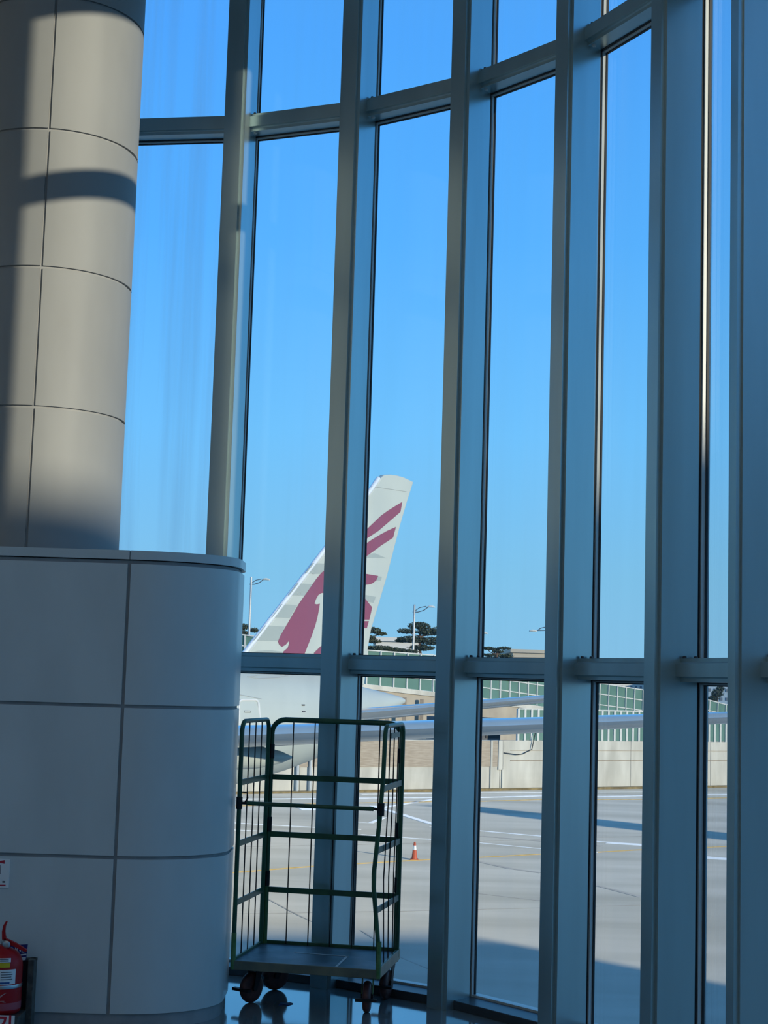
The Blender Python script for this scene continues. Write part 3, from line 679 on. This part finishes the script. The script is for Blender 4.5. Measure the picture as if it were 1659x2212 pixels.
# resample along the top line
def along(pts, s_):
    for a, b in zip(pts, pts[1:]):
        l_ = math.hypot(b.x-a.x, b.y-a.y)
        if s_ <= l_: return a.lerp(b, s_/l_)
        s_ -= l_
    return pts[-1]
tot = sum(math.hypot(b.x-a.x, b.y-a.y) for a, b in zip(tp, tp[1:]))
N = int(tot/1.45)
LEAN = Vector((0, .55, 0))
for i in range(N):
    a0, a1 = along(tp, i*1.45), along(tp, (i+1)*1.45)
    s0, s1 = along(tp, i*1.45).x, along(tp, (i+1)*1.45).x
    def bz(p):
        for (ta, tb), (ba, bb) in zip(zip(tp, tp[1:]), zip(bt, bt[1:])):
            if ta.x <= p.x <= tb.x+1e-6: return ba.z+(bb.z-ba.z)*(p.x-ta.x)/(tb.x-ta.x)
        return bt[-1].z
    b0_, b1_ = bz(a0), bz(a1)
    u = (a1-a0); u.z = 0; u.normalize(); n_ = Vector((u.y, -u.x, 0))
    def pt(a, b_, f, off=0):    # point at height fraction f; the top leans away over the road
        return Vector((a.x, a.y, b_+(a.z-b_)*f)) + Vector((0, 1, 0))*(-.55*max(0, f-.45)**1.5) + n_*off
    mbp = MB(); secs = []
    for f in (0, .33, .66, 1.0):
        c_ = pt(a0, b0_, f); secs.append([c_-u*.07-n_*.0, c_+u*.07-n_*.0, c_+u*.07+n_*.14, c_-u*.07+n_*.14])
    mbp.loft(secs).build('post', M_POST, nb_)
    if i == N-1: break
    for f0, f1 in ((0.02, .32), (.35, .65), (.68, .98)):
        P0, P1, P2, P3 = pt(a0, b0_, f0), pt(a1, b1_, f0), pt(a1, b1_, f1), pt(a0, b0_, f1)
        P0 += u*.07; P3 += u*.07; P1 -= u*.07; P2 -= u*.07
        MB().extrude([P0, P1, P2, P3], -n_*.05).build('pane', M_BARR, nb_)
for f in (0, .335, .665, 1.0):
    secs = []
    for i in range(N):
        a0 = along(tp, i*1.45); b0_ = bz(a0)
        c_ = Vector((a0.x, a0.y, b0_+(a0.z-b0_)*f)) + Vector((0, -.55*max(0, f-.45)**1.5, 0))
        secs.append([c_+Vector((0, 0, -.05)), c_+Vector((0, 0, .05)), c_+Vector((0, -.10, .05)), c_+Vector((0, -.10, -.05))])
    MB().loft(secs).build('rail', M_POST, nb_)
# brown pilaster stripes on the ramp wall, built as ribs
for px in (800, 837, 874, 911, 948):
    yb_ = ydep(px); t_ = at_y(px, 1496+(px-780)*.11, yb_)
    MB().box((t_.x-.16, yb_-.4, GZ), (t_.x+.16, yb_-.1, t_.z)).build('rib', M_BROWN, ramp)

# ------------------------------------------------------------------ aircraft
AL = R_(48)
ND = Vector((-math.cos(AL), -math.sin(AL), 0)); PD = Vector((math.sin(AL), -math.cos(AL), 0))   # nose direction, port direction
M_AIR = mat('aircraft_white', (0.47, 0.515, 0.485), 0.38, 0.0, .03, .5)
M_AIRG = mat('aircraft_grey', (0.38, 0.41, 0.405), 0.4, 0.0, .03, .5)
M_STRIPE = mat('tail_grey', (0.335, 0.385, 0.375), 0.4, noise=.02)
M_MAR = mat('tail_maroon', (0.235, 0.066, 0.118), 0.42, noise=.03)
M_LE = mat('polished_edge', (0.86, 0.86, 0.84), 0.20, 0.8, .03, 2)
M_AIRW = mat('aircraft_bright_white', (0.70, 0.71, 0.70), 0.4, noise=.02)
F0 = at_y(700, 1450, 75.0)
air = empty('airliner', (F0.x+ND.x*30, F0.y+ND.y*30, GZ), 'parked white airliner with maroon animal emblem on its tall tail fin', 'aircraft')
PL = lambda x, y, off=0.0: at_plane(x, y, F0+PD*off, PD)
# fuselage
def ring(c, r, rz, n=32): return [c + PD*(r*math.cos(2*math.pi*j/n)) + Z*(rz*math.sin(2*math.pi*j/n)) for j in range(n)]
secs = []; last = None
for px, yt, yb in ((872, 1509, 1519), (860, 1504, 1526), (830, 1496, 1545), (780, 1484, 1575), (735, 1472, 1604), (690, 1459, 1632), (640, 1450, 1651), (600, 1445, 1666), (560, 1441, 1678), (515, 1437, 1690), (470, 1434, 1701), (420, 1432, 1711)):
    a, b = PL(px, yt), PL(px, yb); c = (a+b)/2; r = (a-b).length/2
    secs.append(ring(c, r*(1.0 if r < 2.6 else 1.0), r)); last = (c, r)
c, r = last
rF = 3.0; cF = Vector((c.x, c.y, c.z - (rF-r)*.4))
for k, (s_, rr, dz) in enumerate(((4, rF-.1, 0), (8, rF, 0), (36, rF, 0), (42, rF*.97, -.1), (46, rF*.78, -.4), (48.5, rF*.45, -.8), (49.6, .12, -1.1))):
    secs.append(ring(Vector((cF.x, cF.y, cF.z+dz)) + ND*s_, rr, rr))
fus = MB().loft(secs).build('fuselage', M_AIR, air, smooth=True)
bvh = BVHTree.FromPolygons([tuple(Vector(v.co)+Vector(fus['_o'])) for v in fus.data.vertices], [tuple(p.vertices) for p in fus.data.polygons])
def on_fus(x, y, off=.03):
    r = ray(x, y).normalized(); h = bvh.ray_cast(O3, r)
    return (h[0] - r*off) if h[0] is not None else PL(x, y, 2.5)
# rear door outline
def rrect(x0, y0, x1, y1, rd, n=4):
    out = []
    for cx0, cy0, a0 in ((x1-rd, y0+rd, -90), (x1-rd, y1-rd, 0), (x0+rd, y1-rd, 90), (x0+rd, y0+rd, 180)):
        for k in range(n+1):
            a = R_(a0+90*k/n); out.append((cx0+rd*math.cos(a), cy0+rd*math.sin(a)))
    return out
dr_o = rrect(516, 1512, 558, 1584, 8)
dr_o = [(x + (y-1512)*.07*(1 if x > 537 else .3), y) for x, y in dr_o]
door = MB().tube([on_fus(x, y) for x, y in dr_o], .05, 6, closed=True).build('cabin_door', M_AIRW, air)
MB().tube([on_fus(x, y) for x, y in ((528, 1535), (542, 1535.5), (542, 1539), (528, 1538.5))], .016, 4, closed=True).build('door_handle', M_AIRG, door)
for x, y in ((655, 1523), (656, 1537)):
    MB().tube([on_fus(x-3, y, .02), on_fus(x+3, y, .02)], .035, 5).build('vent', M_INKD, fus)
# faint panel print on the crown
MB().tube([on_fus(x, y, .01) for x, y in ((535, 1462), (560, 1458), (600, 1457), (622, 1460), (600, 1464), (560, 1466))], .03, 4, closed=True).build('panel_seam', M_AIRG, fus)
MB().tube([on_fus(x, y, .01) for x, y in ((515, 1500), (545, 1506), (565, 1510))], .02, 4).build('panel_seam', M_AIRG, fus)

# fin
TH = .19
fin_px = [(493, 1452), (524, 1411), (573, 1347.6), (672, 1219.5), (745, 1125), (800, 1053.5), (813, 1032), (820, 1026.5), (834, 1026), (848, 1028), (862, 1032), (882.4, 1041.6),
          (868.5, 1085), (853, 1138), (825.5, 1245), (803, 1320), (791, 1360), (784, 1400), (776, 1480), (690, 1475), (600, 1462)]
fin = MB().extrude([PL(x, y, TH-.36) for x, y in fin_px], PD*.36).build('tail_fin', M_AIR, air, bevel=.06, bseg=2)
le = [(478, 1471), (496, 1448), (524, 1411), (573, 1347.6), (672, 1219.5), (745, 1125), (800, 1053.5), (815, 1031)]
MB().tube([PL(x+2.5, y+2, TH-.10) for x, y in le], .125, 12).build('fin_leading_edge', mat('fin_edge_metal', (0.80, 0.83, 0.88), 0.3, 0.25, .03, 2), fin, smooth=True)
MB().tube([PL(x, y, TH+.005) for x, y in ((803, 1051), (838, 1056), (878, 1062))], .012, 4).build('panel_seam', M_AIRG, fin)
for x, y in ((882, 1044), (880, 1054), (878, 1060), (872, 1079), (859, 1130), (849, 1171)):
    MB().tube([PL(x-2, y-.5, 0), PL(x+4, y+1, 0)], .018, 4).build('static_wick', M_INKD, fin)
crop = lambda pts: [(490+a/3.606, 1000+b/3.606) for a, b in pts]
def decal(pts, m_, name, lift, par=fin):
    return MB().extrude([PL(x, y, TH+lift) for x, y in crop(pts)], PD*.006).build(name, m_, par)
for pts in ([(668, 780), (800, 786), (800, 868), (608, 860)], [(550, 937), (690, 946), (640, 1035), (478, 1030)], [(428, 1100), (548, 1108), (490, 1208), (350, 1203)], [(300, 1266), (450, 1274), (410, 1388), (208, 1382)],
            [(1080, 738), (1100, 712), (1150, 702), (1240, 741)], [(1178, 884), (1208, 886), (1200, 917), (1165, 915)], [(1060, 1024), (1160, 1043), (1142, 1090), (1060, 1075)], [(180, 1478), (240, 1464), (330, 1458), (430, 1470), (450, 1486), (180, 1486)]):
    decal(pts, M_STRIPE, 'grey_band', .004)
em = []
em.append([(1367, 303), (1352, 382), (1250, 470), (1180, 530), (1130, 563), (1085, 592), (1030, 628), (960, 690), (900, 760), (870, 800), (850, 790), (900, 705), (960, 630), (1030, 563), (1085, 522), (1150, 460), (1200, 412), (1250, 375), (1310, 337)])
em.append([(1317, 498), (1295, 582), (1250, 612), (1200, 645), (1140, 690), (1085, 728), (1030, 770), (970, 830), (930, 890), (895, 880), (930, 790), (985, 715), (1085, 628), (1130, 597), (1180, 567), (1250, 528)])
em.append([(740, 853), (790, 815), (850, 795), (930, 850), (990, 860), (1075, 862), (1178, 880), (1163, 915), (1135, 938), (1110, 946), (1075, 950), (1000, 960), (960, 985), (1000, 1010), (1070, 1048), (1132, 1125), (1110, 1221), (1060, 1221), (960, 1150), (900, 1085), (850, 1040), (790, 1010), (735, 1014), (712, 1030), (695, 1060), (682, 1095), (700, 1102), (724, 1096), (720, 1130), (706, 1200), (690, 1262), (665, 1335), (640, 1400), (600, 1500), (440, 1500), (438, 1472), (475, 1440), (488, 1400), (481, 1388), (460, 1415), (430, 1433), (408, 1416), (399, 1388), (420, 1340), (480, 1240), (520, 1170), (560, 1100), (640, 985), (700, 900)])
em.append([(1060, 1232), (1106, 1232), (1091, 1286), (1060, 1286)])
em.append([(680, 1478), (730, 1430), (790, 1400), (830, 1440), (800, 1500), (680, 1500)])
for k, pts in enumerate(em): decal(pts, M_MAR, 'maroon_emblem', .011)
for cx0, cy0 in ((675, 852), (563, 1018)):
    MB().tube([PL(490+(cx0+12*math.cos(a))/3.606, 1000+(cy0+14*math.sin(a))/3.606, TH+.01) for a in [2*math.pi*k/14 for k in range(14)]], .012, 4, closed=True).build('access_cover', M_AIRG, fin)

# lifting surfaces
def foil(le_, chord, th, dirc):
    pr = [(0, 0), (.012, .42), (.04, .70), (.09, .90), (.16, 1.0)]
    bk_ = [(.45, .92), (.75, .50), (1.0, .06)]
    up = pr + bk_
    S_ = []
    for x, t in up: S_.append(le_ + dirc*(x*chord) + Z*(t*th/2))
    for x, t in reversed(up[1:]): S_.append(le_ + dirc*(x*chord) - Z*(t*th/2))
    return S_
def wing(stations, name, edge=True, nose=.17):
    secs = [foil(l_, c_, t_, -ND) for l_, c_, t_ in stations]
    wg = MB().loft(secs).build(name, M_AIRG, air, smooth=True)
    if edge:
        sl = []
        for l_, c_, t_ in stations:
            q = [l_ - ND*(x*c_) + Z*(t*t_/2*1.01) for x, t in ((.20, 1.0), (.16, 1.01), (.09, .91), (.04, .71), (.012, .43))] + [l_+ND*.012] + [l_ - ND*(x*c_) - Z*(t*t_/2*1.01) for x, t in ((.012, .43), (.04, .71), (.09, .91), (.16, 1.01), (.20, 1.0))]
            sl.append(q)
        MB().loft(sl).build('leading_edge', M_LE, wg, smooth=True)
    return wg
def lin(a, b, f): return a + (b-a)*f
LT = at_y(1660, 1546, 43.2); LM = at_y(515, 1589, 45.3)
dirw = (LM-LT)
LRt = LM + dirw*(18.5/dirw.length)
LB = LT - dirw*(1.6/dirw.length) - ND*.9
pw = wing([(LB, 1.0, .08), (LT, 2.6, .29), (LM, 6.3, .62), (LRt, 12.5, 1.1)], 'wing')
ax_p = secs and None
# starboard wing: mirrored about the fuselage plane
def mirror(p): return p - PD*(2*(p-F0).dot(PD))
wing([(mirror(LB), 1.0, .08), (mirror(LT), 2.6, .29), (mirror(LM), 6.3, .62), (mirror(LRt), 12.5, 1.1)], 'wing')
ST, SR = at_y(1228, 1504, 73.0), at_y(690, 1547, 74.2)
wing([(ST, 2.2, .30), (SR, 5.6, .58), (SR-(ST-SR).normalized()*2.2, 6.0, .6)], 'tailplane')
wing([(mirror(ST), 2.2, .30), (mirror(SR), 5.6, .58)], 'tailplane')
fd = (ST-SR).normalized()
q = at_y(661, 1545, 73.8)
MB().lathe([(.02, 0), (.16, .12), (.24, .4), (.27, .9), (.27, 1.6)], q, (SR-q).normalized(), 16).build('tailplane_fairing', M_AIRW, air, smooth=True)
# flap track fairing under the wing
f1, f0 = at_y(633, 1636, 50.0), at_y(633, 1636, 50.0)+ND*5.2+Z*.12
fx = (f1-f0).normalized()
MB().lathe([(.02, 0), (.22, .6), (.36, 1.6), (.40, 2.6), (.36, 3.6), (.20, 4.6), (.02, 5.2)], f0, fx, 20).build('flap_fairing', M_AIR, pw, smooth=True)
f0b = f0 + (LRt-LM).normalized()*5 + Z*-.2
MB().lathe([(.02, 0), (.22, .6), (.40, 1.6), (.44, 2.6), (.40, 3.6), (.22, 4.8), (.02, 5.6)], f0b, fx, 20).build('flap_fairing', M_AIRG, pw, smooth=True)
# engine below the inner wing, and gear (behind the column base from here)
eng = lin(LM, LRt, .42) + Z*-1.75 + ND*2.6
en = MB().lathe([(1.25, 0), (1.45, .25), (1.55, 1.4), (1.4, 3.2), (1.0, 4.6), (.55, 5.6)], eng, -ND, 28).build('engine', M_AIRW, air, smooth=True)
MB().lathe([(1.3, .0), (1.22, .02), (1.22, .3)], eng+ND*.02, -ND, 28).build('intake_ring', M_LE, en, smooth=True)
MB().obox(eng-ND*2.0, -ND, PD, Z, (0, 3.4), (-.18, .18), (1.2, 2.2)).build('pylon', M_AIRG, en)
for s_, off in ((28, 4.2), (28, -4.2), (43, 0)):
    gq = Vector((cF.x, cF.y, 0)) + ND*(s_-8 if off else s_) + PD*off
    gl = MB().tube([Vector((gq.x, gq.y, GZ+.6)), Vector((gq.x, gq.y, cF.z-1.4))], .18, 10).build('landing_gear', M_STEEL, air, smooth=True)
    for w_ in ((-.55, .55) if off else (-.3, .3)):
        for l_ in ((-.8, .8) if off else (0,)):
            MB().lathe([(.3, -.2), (.55, -.2), (.62, -.1), (.62, .1), (.55, .2), (.3, .2)], Vector((gq.x, gq.y, GZ+.62))+PD*w_+ND*l_, PD, 20).build('wheel', M_GASK, gl, smooth=True)

# ------------------------------------------------------------------ lamp posts, trees, buildings beyond
M_LAMP = mat('galvanised_pole', (0.45, 0.47, 0.49), 0.45, 0.4, .05, 3)
M_LAMPD = mat('dark_arm', (0.10, 0.13, 0.17), 0.5, 0.3, .1, 3)
def lamp(px, ytop, ybase_px, arm_px, arm_y, Y, label, grp='lamp posts beyond the apron', pivot_dy=16):
    b = at_y(px, ybase_px, Y); t_ = at_y(px, ytop, Y); b.x = (b.x+t_.x)/2; s_ = Y/FPX
    e = empty('lamp_post', (b.x, Y, GZ), label, 'lamp post', grp)
    MB().tube([Vector((b.x, Y, GZ)), Vector((b.x, Y, t_.z))], [3.0*s_, 2.2*s_], 10).build('pole', M_LAMP, e, smooth=True)
    piv = Vector((b.x, Y, t_.z-pivot_dy*s_)); h_ = at_y(arm_px, arm_y, Y); dx = h_.x-piv.x
    MB().tube([piv-Vector((dx*.1, 0, 0)), piv+Vector((dx*.2, 0, .0)), piv+Vector((dx*.55, 0, (h_.z-piv.z)*.35)), Vector((h_.x-dx*.2, Y, h_.z-.02))], 1.1*s_, 6).build('arm', M_LAMPD, e)
    MB().tube([piv+Vector((0, 0, 1.5*s_)), piv+Vector((dx*.3, 0, (h_.z-piv.z)*.8)), Vector((h_.x-dx*.3, Y, h_.z+1.2*s_))], .9*s_, 6).build('arm', M_LAMPD, e)
    hd_ = Vector((h_.x, Y, h_.z)); sg_ = 1 if dx > 0 else -1
    MB().loft([[hd_+Vector((sg_*a*s_, q*s_, r*s_)) for q, r in ((-c_, 0), (-c_*.6, z_), (c_*.6, z_), (c_, 0), (c_*.7, -1.2), (-c_*.7, -1.2))] for a, c_, z_ in ((-9, 1, .8), (-5, 3.5, 2.6), (1, 4.2, 3.2), (6, 3, 1.8), (8, .8, .4))]).build('lamp_head', M_POST, e)
    return e
lamp(540.5, 1246, 1372, 575, 1252, 140, 'lamp post left of the tail fin, its lamp arm reaching right')
lamp(894, 1306, 1414, 932, 1311, 141, 'lamp post in front of the big pine, right of the tail fin')
lamp(1012, 1352, 1420, 1046, 1368, 152, 'lamp post hidden by a mullion but for its lamp head above the flat pine', pivot_dy=8)
lamp(1188, 1346, 1420, 1151, 1363, 165, 'lamp post behind a mullion with its lamp arm reaching left', pivot_dy=8)

M_PINE = mat('pine_needles', (0.035, 0.055, 0.035), 0.9, 0.0, col2=(0.085, 0.10, 0.055), nscale=1.5)
M_BARK = mat('pine_bark', (0.12, 0.075, 0.05), 0.9, noise=.2, nscale=6)
def pine(clusters, trunk, Y, label, grp='pines beyond the ramp road', dens=1.0):
    """clusters: (px, py, rx, ry) flat needle clouds"""
    s_ = Y/FPX; c0 = at_y(trunk[0][0], trunk[0][1], Y)
    e = empty('pine_tree', (c0.x, Y, GZ), label, 'tree', grp)
    mb = MB()
    for px, py, rx, ry in clusters:
        c_ = at_y(px, py, Y)
        n = int(rx*ry*2.6*dens)+60
        for _ in range(n):
            while True:
                a, b, c2 = random.uniform(-1, 1), random.uniform(-1, 1), random.uniform(-1, 1)
                if a*a+b*b+c2*c2 < 1: break
            p = c_ + Vector((a*rx*s_, b*rx*s_*.8, (c2 if c2 > 0 else c2*.8)*ry*s_))
            L_ = random.uniform(1.8, 4.2)*s_
            for k in range(2):
                d1 = Vector((random.uniform(-1, 1), random.uniform(-1, 1), random.uniform(-.2, .8))).normalized()*L_
                d2 = Vector((random.uniform(-1, 1), random.uniform(-1, 1), random.uniform(-.6, .6))).normalized()*L_*.55
                mb.add([p-d2, p+d2, p+d1], [(0, 1, 2)])
    fo = mb.build('foliage', M_PINE, e, fix=False); fo['kind'] = 'stuff'
    tp_ = [at_y(x, y, Y) for x, y in trunk]
    tr_ = MB().tube([Vector((tp_[0].x, Y, GZ))]+tp_, [3.2*s_]+[3.0*s_*(1-.6*k/len(tp_)) for k in range(len(tp_))], 8).build('trunk', M_BARK, e, smooth=True)
    for px, py, rx, ry in clusters:
        c_ = at_y(px, py, Y); b_ = tp_[-1].lerp(tp_[0], .3)
        MB().tube([b_, b_.lerp(c_, .6)+Z*(-2*s_), c_], [1.4*s_, 1.0*s_, .5*s_], 5).build('branch', M_BARK, tr_)
    return e
pine([(525, 1355, 14, 8), (548, 1362, 12, 5), (522, 1368, 16, 6), (505, 1352, 14, 9)], [(515, 1400), (517, 1350)], 142, 'dark pine at the left, peeping out beside the column base')
pine([(800, 1362, 26, 8), (822, 1369, 14, 5), (790, 1378, 24, 7), (808, 1386, 16, 5), (770, 1368, 20, 12)], [(786, 1420), (790, 1360)], 142, 'spreading pine right behind the trailing edge of the tail fin')
pine([(905, 1353, 26, 9), (880, 1364, 22, 6), (925, 1366, 24, 9), (890, 1382, 34, 8), (930, 1386, 24, 10), (950, 1364, 22, 10), (866, 1385, 14, 4), (910, 1400, 30, 7)], [(912, 1428), (906, 1400), (908, 1352)], 144, 'biggest dark pine, behind the lamp post right of the tail fin')
pine([(822, 1402, 38, 7), (850, 1406, 34, 6), (795, 1404, 24, 7), (880, 1408, 24, 5)], [(830, 1425), (830, 1402)], 139, 'low bushy pines in a row under the white roof', dens=1.2)
pine([(1062, 1402, 20, 3.2), (1088, 1401, 16, 3.4), (1076, 1408, 14, 3.0), (1050, 1401, 12, 3)], [(1074, 1440), (1073, 1404)], 160, 'flat-topped pine just above the cross bar, left of the beige roof')
pine([(1060, 1416, 26, 4), (1090, 1417, 20, 4)], [(1070, 1440), (1070, 1416)], 165, 'low hedge-like pine below the flat-topped one')
pine([(1550, 1499, 14, 9), (1556, 1488, 9, 6), (1540, 1510, 12, 7)], [(1548, 1540), (1550, 1494)], 185, 'dark tree in front of the blue-grey flats at the far right')
def slab_building(px0, px1, ytop, ybot, Y, depth, m_, label, rows=0, cols=0, name='building', mw=None, win=(.5, .5)):
    a, b = at_y(px0, (ytop), Y), at_y(px1, ytop, Y); zt = at_y((px0+px1)/2, ytop, Y).z
    e = empty(name, ((a.x+b.x)/2, Y, GZ), label, 'building')
    MB().box((a.x, Y, GZ), (b.x, Y+depth, zt)).build('walls', m_, e)
    MB().box((a.x-.4, Y-.4, zt), (b.x+.4, Y+depth+.4, zt+.5)).build('roof_edge', m_, e)
    zb_ = at_y((px0+px1)/2, ybot, Y).z
    for r in range(rows):
        for c_ in range(cols):
            wx0 = a.x+(b.x-a.x)*(c_+.5-win[0]/2)/cols; wx1 = a.x+(b.x-a.x)*(c_+.5+win[0]/2)/cols
            h_ = (zt-zb_)/rows; z0 = zt-h_*(r+.5+win[1]/2); z1 = z0+h_*win[1]
            MB().box((wx0, Y-.12, z0), (wx1, Y+.02, z1)).build('window', mw, e)
    return e
M_BW = mat('white_render', (0.62, 0.60, 0.56), .8, noise=.04, nscale=.2)
M_BB = mat('beige_render', (0.42, 0.38, 0.31), .8, noise=.05, nscale=.2)
M_BBL = mat('bluish_render', (0.26, 0.36, 0.46), .7, noise=.05, nscale=.2)
M_BWIN = mat('far_window', (0.10, 0.13, 0.17), .3, noise=.1)
slab_building(812, 906, 1386, 1420, 190, 25, M_BW, 'long low white-roofed building behind the pines')
slab_building(1108, 1215, 1411, 1440, 230, 20, M_BB, 'low beige flat-roofed building right of the flat-topped pine')
slab_building(1318, 1420, 1468, 1500, 260, 18, M_BW, 'white block of flats with rows of small windows above the barrier', 3, 10, mw=M_BWIN, win=(.42, .4))
slab_building(1526, 1640, 1464, 1520, 240, 18, M_BBL, 'blue-grey block with small windows at the far right', 3, 9, mw=M_BWIN, win=(.45, .35))

# unseen block added behind the viewer: its roof line shades column and near apron
TE_ = math.tan(SUN_EL); sh2 = Vector((SUN.x, SUN.y, 0)).normalized()
cp = Vector((-1.744, 8.844, 2.90)); Qr = cp + sh2*45; ztop = cp.z+45*TE_
end = Vector((3.0, 49.0, 0)) + sh2*((ztop-GZ)/TE_)
rd_ = Vector((end.x-Qr.x, end.y-Qr.y, 0)).normalized(); bk2 = Vector((rd_.y, -rd_.x, 0))
tb = empty('shade_building', (Qr.x, Qr.y, GZ), 'unseen building added behind the viewer to shade the near apron', 'building')
lenR = (Vector((end.x, end.y, 0))-Vector((Qr.x, Qr.y, 0))).length
MB().obox(Vector((Qr.x, Qr.y, GZ)), rd_, bk2, Z, (-62, lenR), (0, 25), (0, ztop-GZ-.8)).build('walls', M_WALL, tb)
MB().obox(Vector((Qr.x, Qr.y, GZ)), rd_, bk2, Z, (-62, lenR), (0, 25), (ztop-GZ-.8, ztop-GZ)).build('roof', M_CEIL, tb)
# unseen posts added outside the right-hand glass to keep sun off the mullions
ev = Vector((-sh2.y, sh2.x, 0))
for e_, k_, r_, lab in ((5.87, 0.0, .37, 'thickest sun-blocking post added outside the right-hand glass, beyond the picture'), (6.46, -2.5, .115, 'slim sun-blocking post added close outside the right-hand glass, nearer the viewer, beyond the picture'), (6.745, -2.5, .125, 'slim sun-blocking post added close outside the right-hand glass, further from the viewer, beyond the picture')):
    b_ = ev*e_ + sh2*k_
    st_ = empty('sun_blocker', (b_.x, b_.y, GZ), lab, 'sun blocker', 'added sun blockers beyond the picture')
    MB().lathe([(r_, .02), (r_, 15.5)], (b_.x, b_.y, GZ), Z, 24).build('shaft', M_BEAD, st_, smooth=True)
    MB().lathe([(r_*1.06, 0), (r_*1.06, .3)], (b_.x, b_.y, GZ), Z, 24).build('foot', M_WALL, st_, smooth=True)
sp0 = at_z(1560, 1806, GZ); base_t = sp0 + sh2*62
tw = empty('shade_tower', (base_t.x, base_t.y, GZ), 'plain tower added outside the picture on the right to cast shade', 'shadow caster')  # unseen tower added to cast the shadow stripe across the apron
th_ = (at_z(1037, 1745, GZ)-sp0).length*TE_ + 62*TE_
MB().obox(base_t, sh2, Vector((sh2.y, -sh2.x, 0)), Z, (-2, 2), (-1.8, 1.8), (0, th_-1)).build('shaft', M_WALL, tw)
MB().obox(base_t, sh2, Vector((sh2.y, -sh2.x, 0)), Z, (-2.3, 2.3), (-1.6, 1.6), (th_-1, th_)).build('cap', M_CEIL, tw)
for o in bpy.data.objects:
    if '_o' in o: del o['_o']
